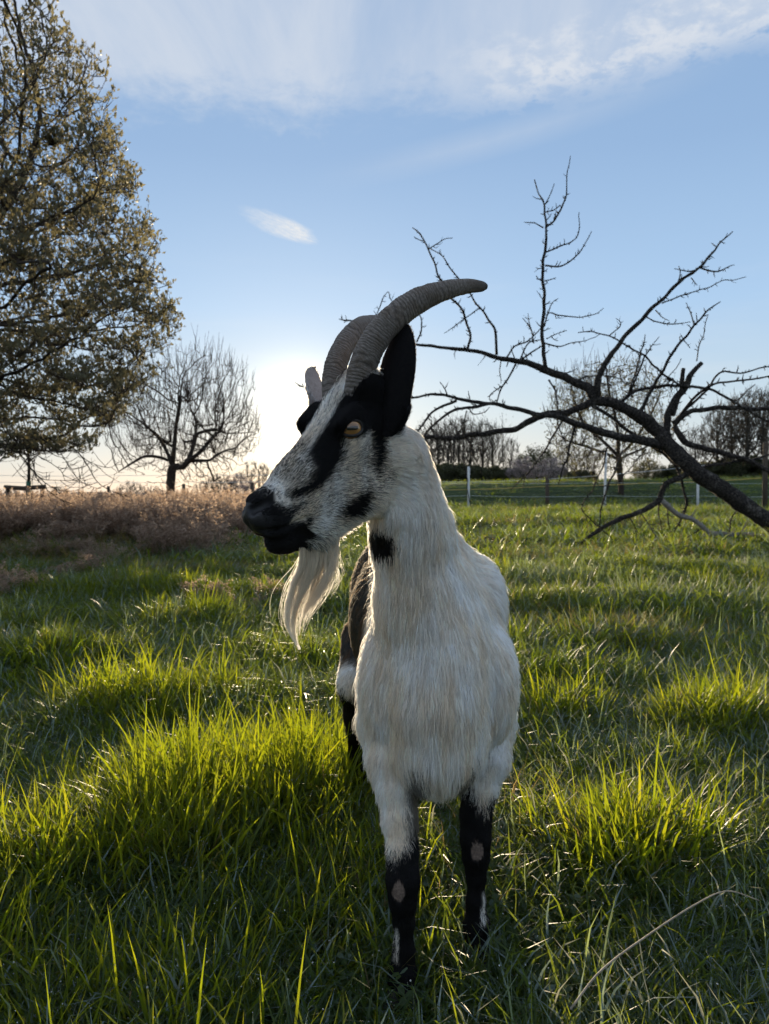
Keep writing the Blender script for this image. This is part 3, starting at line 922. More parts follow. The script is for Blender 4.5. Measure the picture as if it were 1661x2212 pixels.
# fine upright shoots at the tips
sh = Acc()
for i in range(len(PL)):
    if (not KL[i] or RL_[i] < 0.009) and PL[i][2] > 1.7:
        for _ in range(2 if not KL[i] else 1):
            d_ = rt.normal(0, 0.25, 3) + (PL[i] - [cL[0], YT, 1.6]) * 0.12 + [0, 0, 0.8]
            d_ /= np.linalg.norm(d_)
            L = rt.uniform(0.12, 0.5)
            sh.add(*tube(np.array([PL[i], PL[i] + d_ * L * 0.5, PL[i] + d_ * L + [0, 0, L * 0.1]]) - bL, [0.0042, 0.0036, 0.0025], 3))
o_ = link('shoots', sh.mesh('shoots'), m_twig)
o_.parent = treeL
o_['kind'] = 'stuff'

# ------------------------------------------------------------------ tree with first leaves behind the fallen one
YM = 26.0
rt = np.random.default_rng(9)
bM = at(1340, 1098, YM)
cM = at(1320, 900, YM)
trk = [(1340, 1100), (1342, 1060), (1338, 1010), (1335, 975)]
limM = [[(1335, 985), (1300, 950), (1262, 915), (1240, 860)], [(1336, 980), (1330, 920), (1310, 850), (1300, 790)], [(1337, 985), (1370, 950), (1400, 900), (1420, 850)], [(1337, 990), (1395, 965), (1440, 930), (1470, 920)], [(1335, 990), (1280, 965), (1240, 950), (1215, 930)]]
attr = crown_points(2600, (cM[0], YM, cM[2] - 0.15), (2.35, 2.0, 2.2), rt, 0.3, lambda p: (p[:, 2] > 1.6) & (pnoise(p * 0.9 + 2) > -0.3))
treeM, PM, _, RM, KM, bMm = traced_tree('orchard_tree', 'upright tree with sparse young leaves standing just behind the white fence posts', 'tree', None, YM, lambda x, y: (x, y),
                                        trk, limM, attr, 0.17, 1.3, 0.22, 60, 0.0085, 0.05, (m_bark, m_twig), 6, (0, 0, 0.25), 2.5, 0.12, 1.0)
m_young = leaf_mat('young_leaves', (0.035, 0.038, 0.016), (0.075, 0.070, 0.028), (0.20, 0.18, 0.05), 0.40)
ti = np.array([i for i in range(len(PM)) if RM[i] < 0.012])
pp_ = np.repeat(PM[ti], 3, 0) + rt.normal(0, 0.12, (len(ti) * 3, 3))
V, F = leaf_clusters(pp_ - bMm, np.tile([0, 0, 1.0], (len(pp_), 1)), 0.062, 3, rt)
o_ = link('foliage', mesh_np('foliage', V, F), m_young)
o_.parent = treeM
o_['kind'] = 'stuff'
sh = Acc()
for i in ti:
    if not KM[i]:
        for _ in range(2):
            d_ = rt.normal(0, 0.2, 3) + [0, 0, 0.8]
            L = rt.uniform(0.25, 0.8)
            sh.add(*tube(np.array([PM[i], PM[i] + d_ * L * 0.5, PM[i] + d_ * L]) - bMm, [0.008, 0.007, 0.004], 3))
o_ = link('shoots', sh.mesh('shoots'), m_twig)
o_.parent = treeM
o_['kind'] = 'stuff'

# ------------------------------------------------------------------ far trees: a few kinds, then copied
m_far = simple_mat('far_bark', (0.040, 0.036, 0.030), (0.070, 0.060, 0.048), 2, 0.9, 0.1, 0.1)
m_fleaf = leaf_mat('far_leaves', (0.035, 0.042, 0.020), (0.075, 0.075, 0.034), (0.16, 0.16, 0.06), 0.35)
m_blos = leaf_mat('blossom', (0.36, 0.27, 0.26), (0.50, 0.42, 0.40), (0.6, 0.5, 0.5), 0.4)


def far_tree(name, h, w, trunk_h, seed, leaves=0, lsize=0.22, tip=0.018, natt=420, lmat=None, low=0.25, trop=0.25):
    r_ = np.random.default_rng(seed)
    root = empty(name)
    at_p = crown_points(natt, (0, 0, (h + low * h) / 2), (w / 2, w / 2, h * (1 - low) / 2), r_, 0.2)
    P, pr = colonize(at_p, [((0, 0, -0.3 + k * trunk_h / 4), k - 1) for k in range(6)], h * 0.045, h * 0.6, h * 0.055, 60, (0, 0, trop), 0.12, seed)
    R, kids = skeleton_radii(P, pr, tip, 2.3)
    ch = chains(P, pr, R, kids)
    a_ = Acc()
    rr = R[ch[0]].copy()
    rr[:2] *= 1.2
    rough_tube(a_, P[ch[0]], rr, 8, seed=seed)
    t_ = link('trunk', a_.mesh('trunk'), m_far)
    t_.parent = root
    a_ = Acc()
    for c in ch[1:]:
        rr = R[c].copy()
        rr[0] = rr[min(1, len(rr) - 1)]
        a_.add(*tube(P[c], rr, 3))
    for i in range(len(P)):
        if R[i] < tip * 1.6:
            for _ in range(4 if leaves == 0 else 1):
                d_ = r_.normal(0, 0.4, 3) + [0, 0, 0.7 if trop > 0 else 0.2]
                L = r_.uniform(0.05, 0.13) * h
                a_.add(*tube(np.array([P[i], P[i] + d_ * L * 0.5, P[i] + d_ * L]), [tip * 0.7, tip * 0.6, tip * 0.35], 3))
    c_ = link('crown', a_.mesh('crown'), m_far)
    c_.parent = root
    if leaves:
        ti = np.array([i for i in range(len(P)) if R[i] < tip * 2.2])
        pp = np.repeat(P[ti], leaves, 0) + r_.normal(0, 0.05 * h, (len(ti) * leaves, 3)) * [1, 1, 0.8]
        V_, F_ = leaf_clusters(pp, np.tile([0, 0, 1.0], (len(pp), 1)), lsize, 3, r_)
        f_ = link('foliage', mesh_np('foliage', V_, F_), lmat or m_fleaf)
        f_.parent = root
        f_['kind'] = 'stuff'
    return root


def copy_tree(o, parent=None):
    c = o.copy()
    col.objects.link(c)
    c.parent = parent
    for ch in [q for q in bpy.data.objects if q.parent is o]:
        copy_tree(ch, c)
    return c


KIDS = {}
protos = dict(
    bare=far_tree('bare_tree', 9.5, 5.0, 2.6, 31, tip=0.030, natt=620),
    bare2=far_tree('bare_tree', 8.6, 4.2, 2.2, 37, tip=0.030, natt=560),
    poplar=far_tree('poplar_tree', 11.0, 1.7, 1.2, 32, leaves=2, lsize=0.16, tip=0.016, natt=420, low=0.08, trop=0.7),
    leafy=far_tree('leafy_tree', 6.0, 6.4, 1.2, 33, leaves=5, lsize=0.20, tip=0.018, natt=520, low=0.08),
    shrub=far_tree('hedge_shrub', 3.0, 4.6, 0.3, 34, leaves=9, lsize=0.20, tip=0.014, natt=420, low=0.0),
    blossom=far_tree('blossom_shrub', 4.2, 4.4, 0.6, 35, leaves=3, lsize=0.13, tip=0.013, natt=420, lmat=m_blos, low=0.05),
    small=far_tree('bare_shrub', 2.6, 3.0, 0.4, 36, tip=0.010, natt=380, low=0.1))
used = set()


def plant(kind, u, vtop, Y, label, cat, group, rot=0.0, wscale=1.0):
    """stand one so that its foot is on the land at distance Y along the line u and its top reaches vtop"""
    x = (u - 830.5) / 1598 * Y
    vtop = vtop - (12 if kind in ('bare', 'bare2', 'poplar') else 0)
    z = float(land(np.array(x), np.array(Y), False))
    top = CAM_H + (1070 - vtop) / 1598 * Y
    hh = {'bare': 10.4, 'bare2': 9.4, 'poplar': 11.6, 'leafy': 6.6, 'shrub': 3.2, 'blossom': 4.5, 'small': 2.9}[kind]
    s = (top - z) / hh
    o = protos[kind] if kind not in used else copy_tree(protos[kind])
    used.add(kind)
    o.location = (x, Y, z)
    o.rotation_euler = (0, 0, rot)
    o.scale = (s * wscale, s * wscale, s)
    tag(o, label, cat, group)
    return o


FT = 'bare trees in the row beyond the far field'
for k_, (u, vt, Y, kd_, ws, lb) in enumerate((
        (918, 915, 84, 'bare', 1.0, 'bare tree at the left end of the far row, half hidden behind the goat neck'),
        (945, 905, 88, 'bare2', 0.9, 'slender bare tree of the far row just right of the goat neck'),
        (968, 912, 82, 'bare', 0.8, 'bare tree of the far row left of the leftmost white post'),
        (992, 900, 90, 'bare2', 0.9, 'tall bare tree of the far row directly above the leftmost white post'),
        (1016, 903, 84, 'bare', 0.8, 'bare tree of the far row just right of the leftmost white post'),
        (1042, 908, 92, 'bare2', 0.8, 'thin bare tree of the far row two trees left of the poplar'),
        (1064, 918, 86, 'bare', 0.75, 'bare tree of the far row standing next to the poplar on its left'),
        (1103, 950, 88, 'bare2', 0.8, 'lower bare tree of the far row just right of the poplar'),
        (1548, 880, 62, 'bare', 0.9, 'bare tree of the right far row nearest to the fallen trunk'),
        (1578, 855, 66, 'bare2', 1.0, 'tall bare tree in the middle of the right far row'),
        (1612, 842, 60, 'bare', 1.0, 'highest bare tree near the right edge of the photo'),
        (1648, 838, 64, 'bare2', 1.1, 'bare tree at the right edge, beyond the bank'),
        (1690, 850, 62, 'bare', 1.0, 'bare tree cut off by the right edge of the photo'),
        (1500, 925, 70, 'bare2', 1.0, 'low bare tree seen through the crook of the fallen trunk'),
        (1225, 965, 78, 'bare', 1.0, 'bare tree of the far row seen between hanging dead twigs'),
        (1262, 975, 82, 'bare2', 1.2, 'bare tree of the far row left of the orchard tree'))):
    plant(kd_, u, vt, Y, lb, 'tree', FT, rot=k_ * 1.7, wscale=ws)
plant('poplar', 1085, 893, 86, 'narrow pointed poplar standing up from the far row of trees', 'poplar', None)
plant('leafy', 1160, 955, 70, 'round bushy tree with dark leaves on the far field edge, left of the orchard tree', 'tree', None)
plant('leafy', 1400, 985, 76, 'bushy dark tree on the far field edge seen under the fallen limbs', 'tree', None, 2.0)
HG = 'hedge shrubs under the far trees'
for k_, (u, vt, Y, ws, lb) in enumerate((
        (925, 1003, 66, 1.2, 'dark hedge shrub under the far trees beside the goat neck'), (965, 1000, 70, 1.3, 'dark hedge shrub left of the leftmost white post'),
        (1010, 1002, 66, 1.3, 'dark hedge shrub right behind the leftmost white post'), (1055, 1006, 70, 1.3, 'dark hedge shrub below the poplar on its left'),
        (1100, 1010, 68, 1.2, 'dark hedge shrub right of the poplar foot'), (1145, 1014, 72, 1.2, 'hedge shrub left of the brown wooden post'),
        (1200, 1012, 70, 1.2, 'hedge shrub right of the brown wooden post'), (1255, 1014, 72, 1.2, 'hedge shrub left of the middle white post'),
        (1460, 1005, 74, 1.3, 'hedge shrub seen under the fallen tree trunk'), (1530, 995, 64, 1.2, 'hedge shrub on the bank right of the fallen trunk'),
        (1580, 990, 62, 1.3, 'hedge shrub on the bank under the right far trees'), (1640, 985, 60, 1.3, 'hedge shrub on the bank at the right edge'))):
    plant('shrub', u, vt, Y, lb, 'shrub', HG, rot=k_ * 2.1, wscale=ws)
BS = 'pale blossoming shrubs in the background'
for k_, (u, vt, Y, lb) in enumerate(((1125, 985, 66, 'pale blossoming shrub behind the brown wooden post on its left'), (1190, 985, 64, 'pale blossoming shrub to the right of the brown wooden post'),
                                     (512, 1020, 40, 'pale blossoming shrub against the glow just left of the goat nose'))):
    plant('blossom', u, vt, Y, lb, 'shrub', BS, rot=k_ * 1.1)
SG = 'small bare shrubs on the left skyline'
for k_, (u, vt, Y, ws, lb) in enumerate(((285, 1035, 44, 1.2, 'small bare shrub on the skyline left of the fruit tree'), (330, 1045, 50, 1.0, 'low bare shrub on the skyline close to the fruit tree trunk'),
                                         (445, 1030, 40, 1.0, 'bare shrub on the skyline right of the fruit tree trunk'), (478, 1015, 38, 0.9, 'taller bare shrub left of the wooden post near the goat nose'),
                                         (560, 990, 42, 1.0, 'bare shrub half hidden behind the goat muzzle'), (130, 1050, 55, 1.2, 'low bare shrub on the skyline right of the staked sapling'))):
    plant('small', u, vt, Y, lb, 'shrub', SG, rot=k_ * 1.4, wscale=ws)

# ------------------------------------------------------------------ fences and stakes
m_plastic = simple_mat('white_plastic', (0.72, 0.73, 0.74), (0.80, 0.80, 0.80), 6, 0.4, 0.05, 0.4)
m_wood = simple_mat('post_wood', (0.055, 0.042, 0.032), (0.12, 0.095, 0.072), 14, 0.85, 0.7, 0.2, (6, 6, 1))
m_tape = simple_mat('yellow_tape', (0.55, 0.40, 0.10), (0.62, 0.47, 0.14), 30, 0.6, 0.05, 0.3)
m_wire = simple_mat('white_wire', (0.45, 0.50, 0.52), (0.60, 0.64, 0.66), 30, 0.5, 0.05, 0.3)
m_green = simple_mat('green_guard', (0.02, 0.10, 0.06), (0.03, 0.15, 0.09), 30, 0.6, 0.1, 0.3)


def foot(u, Y):
    x = (u - 830.5) / 1598 * Y
    return np.array([x, Y, float(land(np.array(x), np.array(Y), False))])


def posts(root, name, items, mat, r, base, square=False):
    for (u, vt, Y, tilt) in items:
        f_ = foot(u, Y)
        top = CAM_H + (1070 - vt) / 1598 * Y
        a_ = Acc()
        h = top - f_[2]
        a_.add(*tube(np.array([f_ + [0, 0, -0.15], f_ + [tilt * h * 0.5, 0, h * 0.5], f_ + [tilt * h, 0, h - 0.03], f_ + [tilt * h, 0, h]]) - base, [r, r, r, r * (0.7)], 8))
        if not square:
            for t_ in (0.35, 0.65, 0.92):                  # lugs that carry the wires
                a_.add(*tube(np.array([f_ + [tilt * h * t_, -r * 0.5, h * t_], f_ + [tilt * h * t_ + 0.01, -r * 2.6, h * t_ + 0.01]]) - base, [0.012, 0.008], 5))
        o_ = link(name, a_.mesh(name), mat)
        o_.parent = root


def wire(root, name, P3, mat, r, base):
    P3 = [np.array(p) for p in P3]
    pts_ = []
    for a_, b_ in zip(P3[:-1], P3[1:]):
        for t in np.linspace(0, 1, 7)[:-1]:
            p = a_ + (b_ - a_) * t
            p[2] -= 0.05 * 4 * t * (1 - t) * min(1, np.linalg.norm(b_ - a_) / 6)
            pts_.append(p)
    pts_.append(P3[-1])
    a_ = Acc()
    a_.add(*tube(np.array(pts_) - base, r, 4))
    o_ = link(name, a_.mesh(name), mat)
    o_.parent = root


FY = 21.0
fb0 = foot(1306, FY)
ef = empty('electric_fence', tuple(fb0))
tag(ef, 'light electric fence of white plastic posts with thin wires below the grassy bank', 'fence')
posts(ef, 'white_post', [(1012, 1008, 21.5, 0.0), (1306, 973, FY, 0.012), (1507, 1020, FY, 0.0), (700, 1010, 22.5, 0), (1800, 1000, FY, 0)], m_plastic, 0.036, fb0)
for fr in (0.35, 0.65):
    P3 = []
    for u, Y in ((700, 22.5), (1012, 21.5), (1306, FY), (1507, FY), (1800, FY)):
        f_ = foot(u, Y)
        P3.append(f_ + [0, 0, 1.25 * fr])
    wire(ef, 'wire', P3, m_wire, 0.0045, fb0)
wf = empty('post_and_tape_fence', tuple(foot(1182, 23.0)))
tag(wf, 'wooden post fence with yellow tape running along the foot of the bank', 'fence')
b2 = foot(1182, 23.0)
posts(wf, 'wooden_post', [(1182, 1030, 23.0, 0.0), (1652, 955, 17.5, 0.0), (900, 1030, 26, 0.0)], m_wood, 0.062, b2, True)
wire(wf, 'tape', [at(900, 1058, 26), at(1182, 1050, 23.0), at(1400, 1043, 20.5), at(1652, 1032, 17.5), at(1800, 1027, 16.5)], m_tape, 0.009, b2)
wire(wf, 'wire', [at(900, 1040, 26), at(1182, 1035, 23.0), at(1652, 990, 17.5), at(1800, 980, 16.5)], m_wire, 0.007, b2)
b3 = foot(1221, 36.0)
tf = empty('wooden_post', tuple(b3))
tag(tf, 'lone grey wooden post on the bank between the brown post and the middle white one', 'post')
posts(tf, 'stake', [(1221, 1013, 36.0, 0.0)], m_wood, 0.08, b3, True)
b4 = foot(397, 24.0)
lf = empty('field_fence', tuple(b4))
tag(lf, 'old wire field fence with thin wooden posts on the left skyline', 'fence')
posts(lf, 'wooden_post', [(120, 1052, 24.0, 0.0), (216, 1062, 23.0, 0.0), (236, 1050, 24.5, -0.03), (397, 1045, 24.0, 0.0), (545, 1042, 24.0, 0.0), (20, 1050, 24.0, 0.02)], m_wood, 0.055, b4, True)
for dz in (0.45, 0.85, 1.1):
    wire(lf, 'wire', [foot(u, 24.0) + [0, 0, dz * 0.9 + 0.15] for u in (-200, 20, 236, 397, 545, 760)], m_wire, 0.006, b4)

# staked sapling at the left
YS_ = 13.0
bs = foot(60, YS_)
st = empty('staked_sapling', tuple(bs))
tag(st, 'young bare sapling in a green guard held by a wooden frame of stakes', 'sapling')
for u, tl in ((22, -0.02), (86, 0.05)):
    f_ = foot(u, YS_)
    a_ = Acc()
    top = at(17 if u < 50 else 92, 1054, YS_)
    a_.add(*tube(np.array([f_ + [0, 0, -0.1], (f_ + top) / 2, top]) - bs, [0.042, 0.04, 0.038], 8))
    o_ = link('stake', a_.mesh('stake'), m_wood)
    o_.parent = st
a_ = Acc()
a_.add(*tube(np.array([at(10, 1052, YS_ - 0.05), at(50, 1055, YS_ - 0.05), at(98, 1051, YS_ - 0.05)]) - bs, [0.042, 0.045, 0.042], 6))
o_ = link('crossbar', a_.mesh('crossbar'), m_wood)
o_.parent = st
a_ = Acc()
a_.add(*tube(np.array([bs + [0, 0, -0.05], at(62, 1060, YS_), at(62, 1040, YS_)]) - bs, [0.05, 0.045, 0.045], 8))
o_ = link('trunk_guard', a_.mesh('trunk_guard'), m_green)
o_.parent = st
a_ = Acc()
a_.add(*tube(np.array([at(62, 1045, YS_), at(63, 1010, YS_), at(61, 975, YS_), at(63, 930, YS_)]) - bs, [0.028, 0.025, 0.02, 0.012], 6))
for _ in range(26):
    t = rt.uniform(0, 1)
    p0 = at(62, 1010 - 80 * t, YS_)
    d_ = rt.normal(0, 0.6, 3) + [0, 0, 0.8]
    d_ /= np.linalg.norm(d_)
    L = rt.uniform(0.2, 0.6)
    a_.add(*tube(np.array([p0, p0 + d_ * L * 0.5, p0 + d_ * L + [0, 0, 0.05]]) - bs, [0.010, 0.007, 0.004], 3))
o_ = link('stem', a_.mesh('stem'), m_bark)
o_.parent = st
# ------------------------------------------------------------------ grass, straw, dry weeds: clump meshes scattered over the land
def blade_mat(name, c1, c2, tr1, tr2, trw, rough=0.45, spec=0.35):
    m, gm = mat_new(name)
    at1 = gm.n('ShaderNodeAttribute', attribute_name='tint').outputs['Color']
    sp_ = gm.n('ShaderNodeSeparateColor', ins={0: at1})
    rnd = gm.n('ShaderNodeObjectInfo').outputs['Random']
    f = gm.m('ADD', gm.m('MULTIPLY', sp_.outputs[0], 0.65), gm.m('MULTIPLY', rnd, 0.35))
    c = gm.mix(f, c1, c2)
    c = gm.mix(gm.m('MULTIPLY', sp_.outputs[1], 0.75), c, (0.15, 0.12, 0.065))           # dry blades
    c = gm.mix(gm.m('MULTIPLY', sp_.outputs[2], 0.8), c, (0.30, 0.39, 0.41))            # frost-bitten ones
    t = gm.mix(f, tr1, tr2)
    t = gm.mix(sp_.outputs[1], t, (0.45, 0.30, 0.12))
    t = gm.mix(gm.m('MULTIPLY', sp_.outputs[2], 0.7), t, (0.24, 0.32, 0.26))
    d = gm.n('ShaderNodeBsdfPrincipled', ins={'Base Color': c, 'Roughness': rough, 'Specular IOR Level': spec})
    tl = gm.n('ShaderNodeBsdfTranslucent', ins={'Color': t})
    mx = gm.n('ShaderNodeMixShader', ins={0: trw})
    gm.nt.links.new(d.outputs[0], mx.inputs[1])
    gm.nt.links.new(tl.outputs[0], mx.inputs[2])
    out(gm, mx.outputs[0])
    return m


m_grass = blade_mat('grass_blades', (0.016, 0.038, 0.011), (0.034, 0.064, 0.017), (0.27, 0.37, 0.009), (0.52, 0.52, 0.016), 0.50)
m_mat = blade_mat('grass_mat', (0.015, 0.038, 0.013), (0.034, 0.064, 0.022), (0.22, 0.33, 0.012), (0.42, 0.46, 0.024), 0.42)
m_dry = blade_mat('dry_stems', (0.13, 0.092, 0.068), (0.40, 0.30, 0.23), (0.38, 0.26, 0.18), (0.88, 0.68, 0.52), 0.50, 0.7, 0.15)
m_dew = bpy.data.materials.new('dew')
m_dew.use_nodes = True
pb = m_dew.node_tree.nodes['Principled BSDF']
pb.inputs['Base Color'].default_value = (0.9, 0.92, 0.92, 1)
pb.inputs['Roughness'].default_value = 0.08
pb.inputs['Transmission Weight'].default_value = 0.6
pb.inputs['IOR'].default_value = 1.33
m_rough = m_dew


def clump(name, n, rad, h, hw_, w, lean, arch, seed, dry=0.08, frost=0.1, segs=4, flat=0.0, dew=0.06, drop=0.0012, wob=0.05):
    """n blades rooted in a disc; returns mesh with per-blade tint"""
    r = np.random.default_rng(seed)
    a = r.uniform(0, 2 * math.pi, n)
    rr = rad * np.sqrt(r.random(n))
    B = np.stack([rr * np.cos(a), rr * np.sin(a), np.full(n, -0.01)], 1)
    H = h * np.clip(r.lognormal(0, hw_, n), 0.25, 2.0)
    out_dir = a + r.normal(0, 0.9, n)
    ld = np.stack([np.cos(out_dir), np.sin(out_dir), np.zeros(n)], 1)
    le = np.abs(r.normal(lean, lean * 0.6, n))
    ar = np.abs(r.normal(arch, arch * 0.6, n))
    W = w * r.uniform(0.55, 1.25, n)
    sd = np.stack([-np.sin(out_dir + r.normal(0, 0.7, n)), np.cos(out_dir + r.normal(0, 0.7, n)), np.zeros(n)], 1)
    sd /= np.linalg.norm(sd, axis=1)[:, None]
    # walk up each blade with its lean growing
    P = np.zeros((n, segs + 1, 3))
    P[:, 0] = B
    th0 = le * 0.9
    bend = r.normal(0, wob, (n, 2))
    for k in range(segs):
        t = (k + 0.5) / segs
        th = np.clip(th0 + ar * t ** 1.5 * 1.8, 0, 2.6)
        d = ld * np.sin(th)[:, None] + np.array([0, 0, 1.0]) * np.cos(th)[:, None]
        d = d + np.concatenate([bend, np.zeros((n, 1))], 1) * t
        P[:, k + 1] = P[:, k] + d * (H / segs)[:, None]
    P[:, :, 2] = np.maximum(P[:, :, 2], -0.01)
    wk = np.array([0.75, 1.0, 0.92, 0.62, 0.0]) if segs == 4 else np.array([0.8, 1.0, 0.7, 0.0])
    V, F = [], []
    nv = segs * 2 + 1
    VV = np.zeros((n, nv, 3))
    for k in range(segs):
        VV[:, 2 * k] = P[:, k] - sd * (W * wk[k] / 2)[:, None]
        VV[:, 2 * k + 1] = P[:, k] + sd * (W * wk[k] / 2)[:, None]
    VV[:, -1] = P[:, -1]
    V = VV.reshape(-1, 3)
    b = np.arange(n)[:, None] * nv
    Q = np.concatenate([b + [2 * k, 2 * k + 1, 2 * k + 3, 2 * k + 2] for k in range(segs - 1)])
    T = b + [2 * segs - 2, 2 * segs - 1, 2 * segs]
    acc = Acc()
    acc.add(V, Q)
    acc.T.append(T)
    tint = np.zeros((n, 3))
    tint[:, 0] = r.random(n)
    tint[:, 1] = (r.random(n) < dry) * r.uniform(0.5, 1, n)
    tint[:, 2] = np.where(r.random(n) < frost, r.uniform(0.35, 1.0, n), 0)
    tv = np.repeat(tint, nv, 0)
    nd = int(n * dew)
    nb = acc.n
    if nd:
        di = r.choice(n, nd, replace=False)
        c = P[di, -1] if True else 0
        s = drop * r.uniform(0.6, 1.4, nd)
        oc = np.array([[1, 0, 0], [-1, 0, 0], [0, 1, 0], [0, -1, 0], [0, 0, 1], [0, 0, -1]])
        V2 = (c[:, None, :] + oc[None] * s[:, None, None]).reshape(-1, 3)
        f = np.array([[0, 2, 4], [2, 1, 4], [1, 3, 4], [3, 0, 4], [2, 0, 5], [1, 2, 5], [3, 1, 5], [0, 3, 5]])
        F2 = (np.arange(nd)[:, None, None] * 6 + f[None]).reshape(-1, 3)
        acc.add(V2, F2)
        tv = np.concatenate([tv, np.tile([0.5, 0, 1.0], (len(V2), 1))])
    me = acc.mesh(name, False)
    set_col(me, 'tint', tv)
    me.materials.append(m_grass)
    me.materials.append(m_dew)
    if nd:
        mi = np.zeros(len(me.polygons), np.int32)
        mi[-nd * 8:] = 1
        me.polygons.foreach_set('material_index', mi)
    me.polygons.foreach_set('use_smooth', np.ones(len(me.polygons), bool))
    return me


def weed(name, seed, n=16, h=0.55, rad=0.22):
    """dry stems with small curled leaves and seed heads"""
    r = np.random.default_rng(seed)
    acc = Acc()
    for _ in range(n):
        a = r.uniform(0, 2 * math.pi)
        rr = rad * math.sqrt(r.random())
        b = np.array([rr * math.cos(a), rr * math.sin(a), -0.02])
        H = h * r.choice([r.uniform(0.45, 0.9), r.uniform(0.9, 1.35)], p=[0.75, 0.25])
        d = np.array([r.normal(0, 0.16), r.normal(0, 0.16), 1.0])
        pts_ = np.array([b, b + d * H * 0.5 + r.normal(0, 0.02, 3), b + d * H + r.normal(0, 0.04, 3)])
        acc.add(*tube(spline(pts_, 5), [0.0035, 0.003, 0.0026, 0.002, 0.0014], 3, cap=False))
        sp_ = spline(pts_, 24)
        m = r.integers(16, 30)
        ii = (4 + 20 * r.random(m) ** 0.45).astype(int).clip(0, 23)
        c = sp_[ii] + r.normal(0, 0.016, (m, 3))
        V, F = leaf_clusters(c, np.tile([0, 0, 0.3], (m, 1)) + r.normal(0, 0.7, (m, 3)), 0.034, 2, r)
        acc.add(V, F)
    me = acc.mesh(name, False)
    tv = np.zeros((len(me.vertices), 3))
    tv[:, 0] = np.repeat(r.random(len(tv) // 5 + 1), 5)[:len(tv)]
    set_col(me, 'tint', tv)
    me.materials.append(m_dry)
    return me


GR = np.random.default_rng(99)
MATS_LOW = ('mat_a', 'mat_b', 'far_a', 'far_b', 'mid_b')
# (mesh, own scale)
KINDS_G = [
    clump('tall_a', 27, 0.085, 0.135, 0.42, 0.0060, 0.30, 0.34, 1, 0.012, 0.03, dew=0.10),
    clump('tall_b', 22, 0.080, 0.160, 0.42, 0.0072, 0.36, 0.44, 2, 0.02, 0.03, dew=0.10),
    clump('mid_a', 42, 0.085, 0.085, 0.36, 0.0052, 0.32, 0.42, 3, 0.08, 0.14, dew=0.10),
    clump('mid_b', 40, 0.085, 0.100, 0.38, 0.0048, 0.42, 0.60, 4, 0.05, 0.18, dew=0.08),
    clump('mat_a', 70, 0.11, 0.072, 0.42, 0.0042, 0.58, 0.68, 5, 0.07, 0.12, 3, dew=0.05, wob=0.3),
    clump('mat_b', 70, 0.11, 0.072, 0.42, 0.0038, 0.75, 0.9, 6, 0.06, 0.40, 3, dew=0.04, wob=0.35),
    clump('far_a', 22, 0.13, 0.085, 0.45, 0.0095, 0.45, 0.5, 8, 0.10, 0.12, 3, dew=0.35, drop=0.0022, wob=0.2),
    clump('far_b', 22, 0.13, 0.075, 0.45, 0.0090, 0.8, 0.8, 9, 0.22, 0.35, 3, dew=0.30, drop=0.0022, wob=0.3),
    clump('straw', 44, 0.10, 0.11, 0.35, 0.0026, 0.5, 0.7, 7, 0.9, 0.1, dew=0.10, wob=0.15),
]
for me_ in KINDS_G:
    if me_.name in MATS_LOW:
        me_.materials[0] = m_mat


def herb(name, n, seed):
    """low broad-leaved plants: rounded leaflets in threes on short stalks"""
    r = np.random.default_rng(seed)
    acc = Acc()
    T_ = []
    for _ in range(n):
        a = r.uniform(0, 6.283)
        q = 0.11 * math.sqrt(r.random())
        c = np.array([q * math.cos(a), q * math.sin(a), r.uniform(0.015, 0.055)])
        s0 = r.uniform(0.007, 0.013)
        tl = r.random()
        nrm_ = np.array([r.normal(0, 0.4), r.normal(0, 0.4), 1.0])
        nrm_ /= np.linalg.norm(nrm_)
        e1_ = np.cross(nrm_, [math.cos(a), math.sin(a), 0.1])
        e1_ /= np.linalg.norm(e1_)
        e2_ = np.cross(nrm_, e1_)
        for k in range(3):
            b = 2.09 * k + a
            d_ = e1_ * math.cos(b) + e2_ * math.sin(b)
            p_ = e1_ * -math.sin(b) + e2_ * math.cos(b)
            V = np.array([c, c + d_ * s0 * 0.7 + p_ * s0 * 0.55, c + d_ * s0 * 1.45 + p_ * s0 * 0.35 + nrm_ * 0.001, c + d_ * s0 * 1.45 - p_ * s0 * 0.35 + nrm_ * 0.001, c + d_ * s0 * 0.7 - p_ * s0 * 0.55, c + d_ * s0 * 0.8 - nrm_ * 0.0015])
            acc.add(V, np.array([[0, 1, 5], [1, 2, 5], [2, 3, 5], [3, 4, 5], [4, 0, 5]]))
            T_ += [[tl, 0, 0.25 if r.random() < 0.3 else 0]] * 6
    me = acc.mesh(name, False)
    set_col(me, 'tint', np.array(T_, float))
    me.materials.append(m_mat)
    return me


KINDS_G += [herb('z_herb', 26, 41), clump('z_rime', 60, 0.11, 0.075, 0.42, 0.0036, 0.85, 1.1, 42, 0.0, 0.97, 3, dew=0.04, wob=0.4),
            clump('z_thatch', 70, 0.12, 0.06, 0.42, 0.0030, 1.15, 0.9, 43, 0.85, 0.05, 3, dew=0.0, wob=0.6)]
weeds = [weed('weed_a', 11), weed('weed_b', 12), weed('weed_c', 13, 20, 0.5, 0.26)]


def protos_coll(name, meshes):
    c = bpy.data.collections.new(name)
    for i, me in enumerate(meshes):
        o = bpy.data.objects.new('%s_%02d' % (name, i), me)
        c.objects.link(o)
    return c


